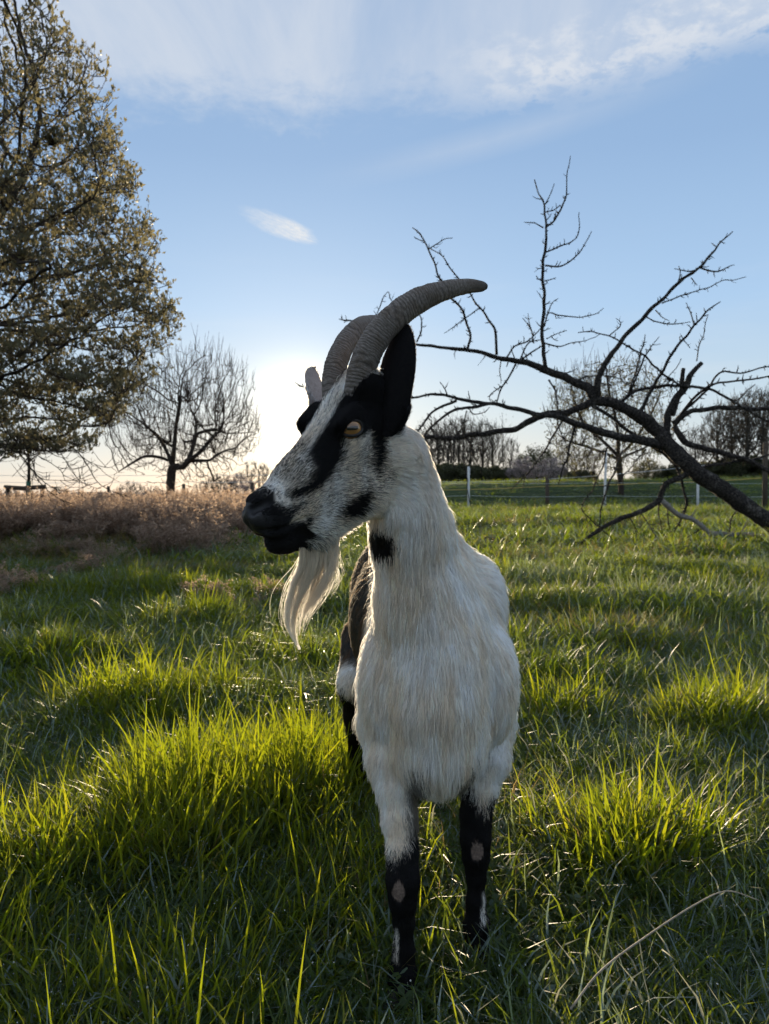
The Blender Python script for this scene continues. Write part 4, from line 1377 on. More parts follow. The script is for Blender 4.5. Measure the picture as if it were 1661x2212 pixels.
def scatter(name, P, idx, rot, scl, coll, nk):
    me = bpy.data.meshes.new(name)
    me.vertices.add(len(P))
    me.vertices.foreach_set('co', np.asarray(P, np.float32).ravel())
    a = me.attributes.new('pick', 'INT', 'POINT')
    a.data.foreach_set('value', np.asarray(idx, np.int32))
    a = me.attributes.new('turn', 'FLOAT_VECTOR', 'POINT')
    a.data.foreach_set('vector', np.asarray(rot, np.float32).ravel())
    a = me.attributes.new('size', 'FLOAT_VECTOR', 'POINT')
    a.data.foreach_set('vector', np.asarray(scl, np.float32).ravel())
    o = bpy.data.objects.new(name, me)
    col.objects.link(o)
    ng = bpy.data.node_groups.new(name, 'GeometryNodeTree')
    ng.interface.new_socket('Geometry', in_out='INPUT', socket_type='NodeSocketGeometry')
    ng.interface.new_socket('Geometry', in_out='OUTPUT', socket_type='NodeSocketGeometry')
    N = ng.nodes
    gi, go = N.new('NodeGroupInput'), N.new('NodeGroupOutput')
    ci = N.new('GeometryNodeCollectionInfo')
    ci.inputs['Collection'].default_value = coll
    ci.inputs['Separate Children'].default_value = True
    ci.inputs['Reset Children'].default_value = True
    ip = N.new('GeometryNodeInstanceOnPoints')
    ip.inputs['Pick Instance'].default_value = True

    def attr(nm, ty):
        q = N.new('GeometryNodeInputNamedAttribute')
        q.data_type = ty
        q.inputs['Name'].default_value = nm
        return q.outputs['Attribute']
    er = N.new('FunctionNodeEulerToRotation')
    ng.links.new(attr('turn', 'FLOAT_VECTOR'), er.inputs[0])
    ng.links.new(gi.outputs[0], ip.inputs['Points'])
    ng.links.new(ci.outputs[0], ip.inputs['Instance'])
    ng.links.new(attr('pick', 'INT'), ip.inputs['Instance Index'])
    ng.links.new(er.outputs[0], ip.inputs['Rotation'])
    ng.links.new(attr('size', 'FLOAT_VECTOR'), ip.inputs['Scale'])
    ng.links.new(ip.outputs[0], go.inputs[0])
    md = o.modifiers.new('scatter', 'NODES')
    md.node_group = ng
    tag(o, kind='stuff')
    return o


gcoll = protos_coll('grass_kind', KINDS_G)
wcoll = protos_coll('weed_kind', weeds)


def tallness(x, y):
    """where the long lush grass stands (0..1): tufts measured from the photograph plus natural variation"""
    t = np.zeros_like(x)
    for cx, cy, rx, ry, a in ((-1.00, 2.85, 0.34, 0.20, 1.0), (-0.72, 2.95, 0.20, 0.16, 0.8), (-0.48, 1.92, 0.34, 0.42, 1.15), (-0.22, 2.05, 0.20, 0.45, 1.1), (-0.26, 1.42, 0.26, 0.20, 0.7), (-0.75, 1.60, 0.30, 0.18, 0.9),
                              (-0.30, 0.88, 0.34, 0.15, 0.85), (-0.42, 1.22, 0.30, 0.11, 0.8), (-0.75, 1.25, 0.16, 0.2, 0.8), (0.56, 1.72, 0.17, 0.14, 1.15), (0.72, 1.80, 0.12, 0.10, 0.8), (1.12, 2.62, 0.16, 0.16, 1.0), (1.32, 2.70, 0.16, 0.16, 1.0), (0.72, 2.80, 0.18, 0.12, 1.0),
                              (-1.15, 4.5, 0.34, 0.24, 1.0), (-0.55, 3.6, 0.2, 0.14, 0.6), (0.95, 4.3, 0.5, 0.12, 0.6), (1.6, 3.6, 0.4, 0.14, 0.5), (0.18, 0.92, 0.14, 0.12, 0.7), (0.50, 0.78, 0.10, 0.08, 0.6),
                              (-2.0, 5.6, 0.7, 0.3, 0.9), (0.02, 1.60, 0.12, 0.2, 0.7), (-0.62, 0.95, 0.2, 0.14, 0.7)):
        t = np.maximum(t, a * np.exp(-(((x - cx) / rx) ** 2 + ((y - cy) / ry) ** 2) ** 1.5))
    P = np.stack([x, y, 0 * x], 1)
    n = pnoise(P * [1.6, 2.6, 1] + 5)
    n2 = pnoise(P * [5, 7, 1] + 2)
    wild = sst(n + 0.35 * n2, 0.25, 0.75) * sst(y, 3.0, 5.0) * 0.9
    n3 = pnoise(P * [9, 12, 1] + 12)
    n4 = pnoise(P * [2.8, 4.2, 1] + 31)
    wild = np.maximum(wild, sst(n4 + 0.4 * n3, 0.18, 0.55) * 0.75 * sst(y, 2.6, 4.0))
    t = t * np.clip(0.80 + 0.55 * n2 + 0.45 * n3, 0.15, 1.3)
    extra = sst(n2 + 0.6 * n3, 0.15, 0.7) * 0.6 * (1 - sst(y, 3.5, 6))
    return np.clip(np.maximum(np.maximum(t, wild), extra), 0, 1)


def field_points(n, y0, y1, wid, gam=1.0):
    """points in the cone in front of the camera, density falling with distance"""
    y = (y0 ** gam + (y1 ** gam - y0 ** gam) * GR.random(n)) ** (1 / gam)
    x = GR.uniform(-wid, wid, n) * (y + 0.5)
    return x, y


PTS, IDX, ROT, SCL = [], [], [], []


def add_pts(x, y, idx, s, hz, z=None, tilt=0.10, follow=0.0):
    n = len(x)
    z = land(x, y) if z is None else z
    PTS.append(np.stack([x, y, z], 1))
    IDX.append(idx)
    ROT.append(np.stack([GR.normal(0, tilt, n), GR.normal(0, tilt, n), GR.uniform(0, 6.283, n)], 1))
    SCL.append(np.stack([s, s, s * hz], 1))


def clear(x, y):
    """keep a little room round the hooves so that the legs show as they do in the photograph"""
    k = np.ones(len(x), bool)
    for cx, cy, r_ in ((0.03, 1.22, 0.055), (0.165, 1.33, 0.055)):
        k &= np.hypot(x - cx, y - cy) > r_
        k &= ~((np.abs(x - cx * y / cy) < 0.05) & (y < cy) & (y > cy - 0.34))
    return k


# mat layer everywhere near
for (n, y0, y1, wid, gam, s0) in ((5200, 0.35, 3.2, 0.64, 1.3, 1.0), (9000, 3.0, 8.0, 0.60, 1.5, 1.25), (8500, 7.5, 24.0, 0.60, 1.5, 1.9)):
    x, y = field_points(n, y0, y1, wid, gam)
    t = tallness(x, y)
    fr = pnoise(np.stack([x * 1.1, y * 1.6, 0 * x + 3], 1)) + 0.25 * sst(x, 0.1, 0.8)
    idx = np.where(fr + GR.normal(0, 0.25, n) > 0.25, 5, 4)
    drym = pnoise(np.stack([x * 0.5, y * 0.8, 0 * x + 8], 1)) + 0.75 * sst(-x / y, 0.08, 0.35) * sst(y, 5, 9) + 0.2 * sst(y, 5, 10)
    idx = np.where(y > 7.4, np.where(idx == 5, 7, 6), idx)
    idx = np.where(drym + GR.normal(0, 0.2, n) > 0.62, 8, idx)
    add_pts(x, y, idx, s0 * GR.uniform(0.75, 1.25, n), GR.uniform(0.7, 1.15, n) * np.where(y > 6, 0.75, 1.0))
# medium layer
for (n, y0, y1, wid, gam, s0) in ((4200, 0.4, 3.2, 0.64, 1.3, 1.0), (5200, 3.0, 8.0, 0.60, 1.5, 1.15), (4500, 7.5, 23.0, 0.60, 1.5, 1.7)):
    x, y = field_points(n, y0, y1, wid, gam)
    t = tallness(x, y)
    pr = 0.22 + 0.8 * t + 0.25 * pnoise(np.stack([x * 3, y * 4, 0 * x], 1))
    k = (GR.random(n) < pr) & clear(x, y)
    x, y, t = x[k], y[k], t[k]
    add_pts(x, y, np.where(y > 7.4, 6, np.where(GR.random(len(x)) < 0.5, 2, 3)), s0 * GR.uniform(0.7, 1.2, len(x)), (0.62 + 0.5 * t) * np.where(y > 6, 0.75, 1.0))
# long grass in its tufts
for (n, y0, y1, wid, gam, s0) in ((9000, 0.5, 3.4, 0.62, 1.3, 1.0), (12000, 3.2, 9.5, 0.60, 1.4, 0.9), (7000, 8.5, 22.0, 0.6, 1.4, 1.3)):
    x, y = field_points(n, y0, y1, wid, gam)
    t = tallness(x, y)
    k = (GR.random(n) < np.clip(t, 0, 1) ** 1.5 * np.where(y > 8, 0.35, 0.62)) & clear(x, y) & (np.hypot(x, y) > 0.62)
    x, y, t = x[k], y[k], t[k]
    add_pts(x, y, np.where(GR.random(len(x)) < 0.55, 0, 1), s0 * (0.55 + 0.45 * t) * GR.uniform(0.75, 1.15, len(x)), (0.78 + 0.25 * t - 0.3 * sst(y, 5, 12)) * (1 + 0.06 * (1 - sst(y, 1.2, 1.6)) * (x < 0.05)), tilt=0.14)
# bank and far field
NB_ = 3600
x = GR.uniform(-0.25, 0.62, NB_)
y = GR.uniform(22, 46, NB_)
x = x * y
add_pts(x, y, GR.choice([6, 7], NB_), GR.uniform(1.8, 2.8, NB_), np.where((y < 30) & (x > 0), 0.28, GR.uniform(0.45, 0.7, NB_)))
# thin grass to the sides and behind, for the light and for a step aside
x = GR.uniform(-9, 9, 5000)
y = GR.uniform(-4, 6, 5000)
k = (np.abs(x) > 0.64 * (y + 0.5)) | (y < 0.35)
k &= np.hypot(x, y) > 0.45
add_pts(x[k], y[k], GR.choice([2, 3, 4, 5], k.sum()), GR.uniform(1.3, 2.0, k.sum()), GR.uniform(0.6, 0.9, k.sum()))
# rimed hollows, low herbs and dead thatch between the tufts
x, y = field_points(6200, 0.5, 9.0, 0.62, 1.35)
P_ = np.stack([x, y, 0 * x], 1)
rime = sst(pnoise(P_ * [1.3, 2.0, 1] + 21), 0.05, 0.45) * 0.9
for cx, cy, rx, ry in ((0.62, 2.28, 0.42, 0.22), (1.3, 3.4, 0.6, 0.3), (-0.55, 2.55, 0.25, 0.12), (-0.9, 3.6, 0.5, 0.2), (0.7, 1.35, 0.3, 0.15), (1.4, 6.2, 0.6, 0.4), (-1.05, 2.15, 0.25, 0.2)):
    rime = np.maximum(rime, np.exp(-(((x - cx) / rx) ** 2 + ((y - cy) / ry) ** 2)))
rr_ = GR.random(len(x))
kind_ = np.where(rr_ < rime * 0.8, 10, np.where(GR.random(len(x)) < 0.55, 9, 11))
k = (rr_ < rime * 0.8) | (GR.random(len(x)) < 0.38)
k &= clear(x, y)
add_pts(x[k], y[k], kind_[k], GR.uniform(0.8, 1.25, k.sum()) * np.where(y[k] > 4, 1.3, 1.0), GR.uniform(0.8, 1.2, k.sum()))
o = scatter('grass', np.concatenate(PTS), np.concatenate(IDX), np.concatenate(ROT), np.concatenate(SCL), gcoll, len(KINDS_G))

# dry pinkish weeds across the left
nW = 1900
yw = GR.uniform(8.2, 17.0, nW)
aw = GR.uniform(-0.62, -0.165, nW)
xw = aw * yw
dn = pnoise(np.stack([xw * 0.7, yw * 0.9, 0 * xw + 6], 1))
edge_ = 10.0 + 1.4 * pnoise(np.stack([xw * 0.8, 0 * xw, 0 * xw + 1], 1)) + 2.0 * sst(aw, -0.26, -0.17)
kw_ = ((yw > edge_) & (dn > -0.55)) | ((yw > edge_ - 1.6) & (dn > 0.15) & (GR.random(nW) < 0.35))
xw, yw = xw[kw_], yw[kw_]
zz_ = land(xw, yw)
hs_ = np.clip(1.0 + 0.35 * pnoise(np.stack([xw * 1.2, yw, 0 * xw], 1)), 0.6, 1.4) * np.interp(yw, [8, 10, 14, 17], [0.66, 0.84, 0.80, 0.66])
o = scatter('dry_weeds', np.stack([xw, yw, zz_], 1), GR.integers(0, 3, len(xw)), np.stack([GR.normal(0, 0.1, len(xw)), GR.normal(0, 0.1, len(xw)), GR.uniform(0, 6.28, len(xw))], 1),
            np.stack([np.ones(len(xw)) * 1.15, np.ones(len(xw)) * 1.15, hs_ * 0.98], 1), wcoll, 3)
# sparse low dry stems in front of them and among the right-hand grass
nW = 120
yw = GR.uniform(4.6, 9.0, nW)
aw = GR.uniform(-0.6, -0.14, nW)
xw = aw * yw
k = (pnoise(np.stack([xw * 0.9, yw * 1.2, 0 * xw + 2], 1)) + 0.09 * (yw - 7) * (aw < 0) > 0.12)
xw, yw = xw[k], yw[k]
o = scatter('dry_stems', np.stack([xw, yw, land(xw, yw)], 1), GR.integers(0, 3, len(xw)), np.stack([GR.normal(0, 0.2, len(xw)), GR.normal(0, 0.2, len(xw)), GR.uniform(0, 6.28, len(xw))], 1),
            np.stack([np.full(len(xw), 0.7), np.full(len(xw), 0.7), GR.uniform(0.2, 0.4, len(xw))], 1), wcoll, 3)
# one long bleached stalk lying in the foreground on the right
ac = Acc()
sp_ = spline(np.array([at(1232, 2180, 1.05), at(1300, 2095, 1.10), at(1400, 2020, 1.16), at(1500, 1955, 1.22), at(1570, 1925, 1.27), at(1640, 1945, 1.27)]), 30)
ac.add(*tube(sp_, np.interp(np.arange(30), [0, 20, 29], [0.0018, 0.0014, 0.0009]), 6))
o = link('dry_stalk', ac.mesh('dry_stalk'), simple_mat('straw_pale', (0.20, 0.17, 0.12), (0.34, 0.29, 0.21), 60, 0.6, 0.2, 0.3))
tag(o, 'long pale dry stalk lying across the foreground grass right of the goat hooves', 'stalk')
# ------------------------------------------------------------------ the goat
PSI, ROLL, TH = math.radians(42), math.radians(6), math.radians(45)
HF = np.array([-math.cos(PSI), -math.sin(PSI), 0])
HL = np.array([math.sin(PSI), -math.cos(PSI), 0])
ZZ = np.array([0, 0, 1.0])
HS = HL * math.cos(ROLL) - ZZ * math.sin(ROLL)
HU = ZZ * math.cos(ROLL) + HL * math.sin(ROLL)
HE1 = HF * math.cos(TH) - HU * math.sin(TH)
HE2 = HF * math.sin(TH) + HU * math.cos(TH)
HP0 = at(790, 850, 1.2)
HM = np.stack([HE1, HE2, HS])                    # rows: head axes (towards the nose, up off the brow, to the goat's left)


def hw(f, u, s):
    """head place to world"""
    return HP0 + HE1 * f + HE2 * u + HS * s


def hp(u, v, s):
    """head coordinates of a measured point lying s to the side of the middle of the head"""
    d = ray(u, v)
    t = (s - (CC - HP0) @ HS) / (d @ HS)
    return HM @ (CC + d * t - HP0)


def c1(x, y):
    """points measured in an enlarged crop of the head"""
    return x * 0.390 + 486, y * 0.390 + 567


# --- the body as one implicit shape, meshed into one surface
XS = np.arange(-0.30, 0.29, 0.0034)
YS = np.concatenate([np.arange(0.98, 1.30, 0.0032), np.arange(1.30, 2.26, 0.0085)])
ZS = np.concatenate([np.arange(-0.004, 0.78, 0.0062), np.arange(0.78, 1.09, 0.0031)])
FLD = np.full((len(XS), len(YS), len(ZS)), 9.0, np.float32)


def box_of(lo, hi):
    r = []
    for ax, a, b in ((XS, lo[0], hi[0]), (YS, lo[1], hi[1]), (ZS, lo[2], hi[2])):
        i, j = np.searchsorted(ax, a), np.searchsorted(ax, b)
        r.append(slice(max(0, i), min(len(ax), j)))
    return tuple(r)


def blend(sl_, d, k, sub=False):
    Fv = FLD[sl_]
    if Fv.size == 0:
        return
    if sub:
        d = -d
        h = np.maximum(k - np.abs(Fv - d), 0) / k
        FLD[sl_] = np.maximum(Fv, d) + h * h * k * 0.25
    else:
        h = np.maximum(k - np.abs(Fv - d), 0) / k
        FLD[sl_] = np.minimum(Fv, d) - h * h * k * 0.25


def grids(sl_):
    return XS[sl_[0]][:, None, None], YS[sl_[1]][None, :, None], ZS[sl_[2]][None, None, :]


def cone(a, ra, b, rb, k=0.03, sub=False, flat=None):
    """rounded cone from a to b; flat=(axis, factor) squeezes it across that axis"""
    a, b = np.asarray(a, float), np.asarray(b, float)
    m = max(ra, rb) * (1.0 if flat is None else max(1, 1 / flat[1])) + k + 0.012
    s_ = box_of(np.minimum(a, b) - m, np.maximum(a, b) + m)
    X, Y, Z = grids(s_)
    ab = b - a
    L2 = ab @ ab + 1e-12
    px, py, pz = X - a[0], Y - a[1], Z - a[2]
    t = np.clip((px * ab[0] + py * ab[1] + pz * ab[2]) / L2, 0, 1)
    qx, qy, qz = px - t * ab[0], py - t * ab[1], pz - t * ab[2]
    if flat is not None:
        n, fct = np.asarray(flat[0]), flat[1]
        c = (qx * n[0] + qy * n[1] + qz * n[2]) * (fct - 1)
        qx, qy, qz = qx + c * n[0], qy + c * n[1], qz + c * n[2]
    d = np.sqrt(qx * qx + qy * qy + qz * qz) - (ra + (rb - ra) * t)
    if flat is not None and flat[1] > 1:
        d = d / flat[1] ** 0.5
    blend(s_, d.astype(np.float32), k, sub)


def ell(c, r, k=0.03, sub=False, M=None):
    c, r = np.asarray(c, float), np.asarray(r, float)
    m = r.max() + k + 0.012
    s_ = box_of(c - m, c + m)
    X, Y, Z = grids(s_)
    px, py, pz = X - c[0], Y - c[1], Z - c[2]
    if M is not None:
        px, py, pz = (px * M[0][0] + py * M[0][1] + pz * M[0][2], px * M[1][0] + py * M[1][1] + pz * M[1][2], px * M[2][0] + py * M[2][1] + pz * M[2][2])
    k0 = np.sqrt((px / r[0]) ** 2 + (py / r[1]) ** 2 + (pz / r[2]) ** 2)
    k1 = np.sqrt((px / r[0] ** 2) ** 2 + (py / r[1] ** 2) ** 2 + (pz / r[2] ** 2) ** 2) + 1e-9
    blend(s_, (k0 * (k0 - 1) / k1).astype(np.float32), k, sub)


def hcone(a, ra, b, rb, k=0.02, sub=False, flat=None):
    for sg in ((1, -1) if (a[2] or b[2]) else (1,)):
        cone(hw(a[0], a[1], a[2] * sg), ra, hw(b[0], b[1], b[2] * sg), rb, k, sub, flat)


def hell(c, r, k=0.02, sub=False):
    for sg in ((1, -1) if c[2] else (1,)):
        ell(hw(c[0], c[1], c[2] * sg), r, k, sub, HM)


def chain(pts, k=0.04, flat=None):
    for (a, ra), (b, rb) in zip(pts[:-1], pts[1:]):
        cone(a, ra, b, rb, k, flat=flat)


# trunk
ell((0.100, 1.385, 0.555), (0.100, 0.160, 0.195), 0.04)
ell((0.072, 1.62, 0.555), (0.120, 0.30, 0.190), 0.08)
ell((0.040, 1.87, 0.565), (0.124, 0.25, 0.168), 0.08)
ell((0.020, 2.04, 0.615), (0.106, 0.15, 0.130), 0.06)
cone((0.10, 1.47, 0.70), 0.062, (0.035, 2.0, 0.70), 0.06, 0.06)
ell(at(940, 1600, 1.30), (0.075, 0.09, 0.085), 0.06)          # brisket
ell(at(1035, 1310, 1.47), (0.048, 0.10, 0.095), 0.035)         # shoulder blade, goat's left
ell(at(1052, 1475, 1.375), (0.052, 0.080, 0.110), 0.022)
ell(at(838, 1480, 1.355), (0.050, 0.080, 0.110), 0.022)
# neck
chain([(hw(0.050, -0.070, 0), 0.050), (at(852, 990, 1.225), 0.040), (at(872, 1070, 1.262), 0.048), (at(891, 1160, 1.30), 0.057),
       (at(915, 1280, 1.345), 0.068), (at(938, 1420, 1.35), 0.086)], 0.05)
cone(at(868, 1120, 1.235), 0.036, at(886, 1300, 1.27), 0.042, 0.05)
cone(at(908, 1290, 1.30), 0.052, at(935, 1500, 1.27), 0.066, 0.05)
cone(at(925, 1120, 1.36), 0.026, at(965, 1230, 1.45), 0.050, 0.05)
# front legs
chain([(at(848, 1560, 1.37), 0.062), (at(853, 1640, 1.33), 0.046), (at(858, 1700, 1.305), 0.032), (at(863, 1770, 1.285), 0.0255), (at(869, 1840, 1.262), 0.0215),
       (at(870, 1900, 1.243), 0.0235), (at(870, 1945, 1.24), 0.0205)], 0.02)
chain([(at(870, 1945, 1.24), 0.0205), (at(872, 1990, 1.24), 0.0155), (at(872, 2050, 1.24), 0.0150), (at(869, 2105, 1.235), 0.0205), (at(868, 2150, 1.215), 0.0175)], 0.012)
chain([(at(1045, 1560, 1.43), 0.060), (at(1047, 1635, 1.40), 0.042), (at(1036, 1700, 1.385), 0.030), (at(1028, 1760, 1.37), 0.0235), (at(1027, 1810, 1.358), 0.0235),
       (at(1028, 1850, 1.355), 0.0225)], 0.02)
chain([(at(1028, 1850, 1.355), 0.0225), (at(1028, 1890, 1.353), 0.0160), (at(1028, 1945, 1.35), 0.0150), (at(1029, 1995, 1.35), 0.0205), (at(1028, 2045, 1.335), 0.0175)], 0.012)
# hind legs: thigh, knee, hock, shank
chain([(at(812, 1390, 2.02), 0.095), (at(784, 1475, 1.93), 0.062), (at(775, 1545, 1.97), 0.036), (at(772, 1605, 2.05), 0.026), (at(772, 1680, 2.03), 0.019), (at(772, 1728, 2.02), 0.022), (at(771, 1755, 2.0), 0.018)], 0.02)
chain([(at(905, 1400, 2.04), 0.090), (at(925, 1520, 1.94), 0.060), (at(930, 1600, 1.95), 0.040), (at(934, 1655, 2.03), 0.027), (at(936, 1720, 1.99), 0.019), (at(936, 1760, 1.97), 0.022), (at(937, 1782, 1.95), 0.018)], 0.02)
# head
hell((0.035, -0.020, 0), (0.068, 0.056, 0.052), 0.02)
hcone((0.055, -0.016, 0), 0.051, (0.185, -0.024, 0), 0.0425, 0.02)
hcone((0.185, -0.024, 0), 0.0425, (0.262, -0.010, 0), 0.0315, 0.02)
hell((0.262, 0.000, 0), (0.026, 0.024, 0.024), 0.012)
hell((0.272, -0.008, 0.010), (0.020, 0.020, 0.018), 0.008)      # muzzle pads beside the cleft
hell((0.262, -0.026, 0.014), (0.028, 0.017, 0.018), 0.008)      # upper lips
hcone((0.215, -0.040, 0.014), 0.026, (0.255, -0.030, 0.012), 0.022, 0.014)
hcone((0.140, -0.072, 0.020), 0.036, (0.215, -0.070, 0.014), 0.028, 0.02)
hell((0.268, -0.056, 0), (0.027, 0.019, 0.022), 0.008)          # chin
hcone((0.262, -0.066, 0), 0.021, (0.215, -0.092, 0), 0.025, 0.012)
hcone((0.215, -0.092, 0), 0.024, (0.120, -0.105, 0.018), 0.040, 0.02)
hell((0.095, -0.085, 0.026), (0.052, 0.055, 0.030), 0.02)       # round of the jaw
hell((0.150, -0.060, 0), (0.080, 0.055, 0.034), 0.03)
hcone((0.100, -0.022, 0.046), 0.017, (0.175, -0.044, 0.024), 0.014, 0.02)   # cheek bone
hell((0.084, 0.003, 0.044), (0.028, 0.024, 0.0235), 0.014)       # eye surround
hcone((0.068, 0.019, 0.050), 0.0105, (0.100, 0.019, 0.050), 0.0085, 0.012)   # brow
hell((0.018, 0.018, 0.028), (0.030, 0.026, 0.026), 0.014)       # horn bosses
hcone((0.012, -0.040, 0.046), 0.020, (-0.002, -0.034, 0.052), 0.016, 0.014)  # ear roots
# mouth line, nostrils, eye sockets cut in
ML = [hp(536, 1147, 0.006), hp(556, 1150, 0.017), hp(590, 1147, 0.026), hp(630, 1136, 0.034), hp(660, 1120, 0.036)]
for a_, b_ in zip(ML[:-1], ML[1:]):
    hcone(a_, 0.0042, b_, 0.0042, 0.006, True)
NL = [hp(548, 1102, 0.012), hp(563, 1095, 0.017), hp(580, 1084, 0.022), hp(588, 1076, 0.024)]
for i_, (a_, b_) in enumerate(zip(NL[:-1], NL[1:])):
    hcone(a_, 0.0072 - i_ * 0.0013, b_, 0.0060 - i_ * 0.0013, 0.005, True)
hcone((0.292, 0.002, 0), 0.0020, (0.302, -0.022, 0), 0.0025, 0.006, True)
EYE = hp(763, 929, 0.0600)
hell((EYE[0] + 0.004, EYE[1], 0.066), (0.0200, 0.0120, 0.014), 0.006, True)


def surface_nets(Fd):
    """one closed surface at level zero"""
    ins = Fd < 0
    c = ins[:-1, :-1, :-1].astype(np.int8)
    cnt = np.zeros_like(c)
    for dx in (0, 1):
        for dy in (0, 1):
            for dz in (0, 1):
                cnt += ins[dx:ins.shape[0] - 1 + dx, dy:ins.shape[1] - 1 + dy, dz:ins.shape[2] - 1 + dz]
    act = (cnt > 0) & (cnt < 8)
    I, J, K = np.nonzero(act)
    idx = np.full(act.shape, -1, np.int32)
    idx[I, J, K] = np.arange(len(I))
    acc = np.zeros((len(I), 3))
    num = np.zeros(len(I))
    cs = [(a, b, c_) for a in (0, 1) for b in (0, 1) for c_ in (0, 1)]
    for p in cs:
        for q in cs:
            if sum(abs(a - b) for a, b in zip(p, q)) == 1 and p < q:
                fp = Fd[I + p[0], J + p[1], K + p[2]]
                fq = Fd[I + q[0], J + q[1], K + q[2]]
                cr = (fp < 0) != (fq < 0)
                t = np.where(cr, fp / np.where(cr, fp - fq, 1), 0)
                P = np.stack([XS[I + p[0]], YS[J + p[1]], ZS[K + p[2]]], 1)
                Q = np.stack([XS[I + q[0]], YS[J + q[1]], ZS[K + q[2]]], 1)
                acc += np.where(cr[:, None], P + (Q - P) * t[:, None], 0)
                num += cr
    V = acc / num[:, None]
    quads = []
    for ax in range(3):
        a = [slice(None)] * 3
        b = [slice(None)] * 3
        a[ax] = slice(0, -1)
        b[ax] = slice(1, None)
        ch = ins[tuple(a)] != ins[tuple(b)]
        i, j, k = np.nonzero(ch)
        o1, o2 = [(1, 2), (2, 0), (0, 1)][ax]
        ijk = np.stack([i, j, k], 1)
        ok = (ijk[:, o1] > 0) & (ijk[:, o2] > 0) & (ijk[:, o1] < act.shape[o1]) & (ijk[:, o2] < act.shape[o2]) & (ijk[:, ax] < act.shape[ax])
        ijk = ijk[ok]

        def vid(d1, d2):
            m_ = ijk.copy()
            m_[:, o1] -= d1
            m_[:, o2] -= d2
            return idx[m_[:, 0], m_[:, 1], m_[:, 2]]
        q = np.stack([vid(1, 1), vid(0, 1), vid(0, 0), vid(1, 0)], 1)
        flip = ~ins[ijk[:, 0], ijk[:, 1], ijk[:, 2]]
        q[flip] = q[flip][:, ::-1]
        quads.append(q[(q >= 0).all(1)])
    return V, np.concatenate(quads)


GV, GQ = surface_nets(FLD)
# relax the stair steps
ed = np.concatenate([GQ[:, [0, 1]], GQ[:, [1, 2]], GQ[:, [2, 3]], GQ[:, [3, 0]]])
for it in range(4):
    s1 = np.zeros_like(GV)
    n1 = np.zeros(len(GV))
    for a_, b_ in ((0, 1), (1, 0)):
        for ax in range(3):
            s1[:, ax] += np.bincount(ed[:, a_], GV[ed[:, b_], ax], len(GV))
        n1 += np.bincount(ed[:, a_], minlength=len(GV))
    w_ = 0.5 if it % 2 == 0 else -0.42
    GV = GV + w_ * (s1 / n1[:, None] - GV)
del FLD


def normals(V, Q):
    n = np.cross(V[Q[:, 2]] - V[Q[:, 0]], V[Q[:, 3]] - V[Q[:, 1]])
    N = np.zeros_like(V)
    for k_ in range(4):
        for ax in range(3):
            N[:, ax] += np.bincount(Q[:, k_], n[:, ax], len(V))
    return N / (np.linalg.norm(N, axis=1)[:, None] + 1e-12)


GN = normals(GV, GQ)


# --- coat pattern: head patches as outlines on the side of the head, drawn in the head's own coordinates
def outline(pts, s):
    return np.array([hp(*c1(x, y), s)[:2] for x, y in pts])


def inpoly(P, poly):
    """signed distance to an outline, negative inside"""
    a = poly
    b = np.roll(poly, -1, 0)
    d2 = np.full(len(P), 9.0)
    ins = np.zeros(len(P), bool)
    for p, q in zip(a, b):
        e = q - p
        w = P - p
        t = np.clip((w @ e) / (e @ e), 0, 1)
        d2 = np.minimum(d2, ((w - t[:, None] * e) ** 2).sum(1))
        c_ = (p[1] <= P[:, 1]) != (q[1] <= P[:, 1])
        xi = p[0] + (P[:, 1] - p[1]) / (e[1] if abs(e[1]) > 1e-12 else 1e-12) * e[0]
        ins ^= c_ & (P[:, 0] < xi)
    return np.sqrt(d2) * np.where(ins, -1, 1)


FACE_BLACK = outline([(700, 640), (640, 690), (575, 760), (540, 840), (500, 930), (490, 1000), (515, 1080), (520, 1150), (480, 1215), (430, 1250), (395, 1270), (375, 1300), (400, 1330),
                      (480, 1290), (545, 1240), (590, 1180), (635, 1100), (655, 1050), (660, 975), (700, 975), (760, 950), (790, 950), (805, 1010), (800, 1080), (795, 1150), (812, 1190), (845, 1090),
                      (860, 1010), (875, 960), (935, 955), (965, 900), (1010, 850), (1010, 640)], 0.050)
MUZ_BLACK = outline([(90, 1560), (90, 1300), (150, 1230), (215, 1215), (262, 1235), (285, 1280), (278, 1330), (320, 1350), (380, 1325), (400, 1335), (372, 1390), (340, 1440), (420, 1445), (455, 1385),
                     (462, 1400), (445, 1450), (400, 1500), (352, 1545), (430, 1560), (440, 1620), (380, 1640), (300, 1640), (160, 1620)], 0.026)
CHEEK_SPOT = outline([(612, 1375), (632, 1335), (690, 1285), (750, 1240), (766, 1285), (752, 1350), (715, 1410), (665, 1425)], 0.045)
CHIN_BLACK = outline([(60, 1470), (300, 1440), (470, 1400), (480, 1470), (420, 1540), (460, 1590), (500, 1690), (60, 1700)], 0.008)
GRIZZLE = outline([(350, 1000), (400, 935), (470, 950), (510, 1010), (525, 1100), (520, 1160), (470, 1225), (380, 1240), (300, 1215), (210, 1215), (160, 1240), (200, 1130)], 0.025)
CREAM = np.array([0.85, 0.71, 0.55])
WHITE = np.array([0.96, 0.94, 0.90])
TAN = np.array([0.50, 0.36, 0.22])
BLACK = np.array([0.0065, 0.006, 0.0065])


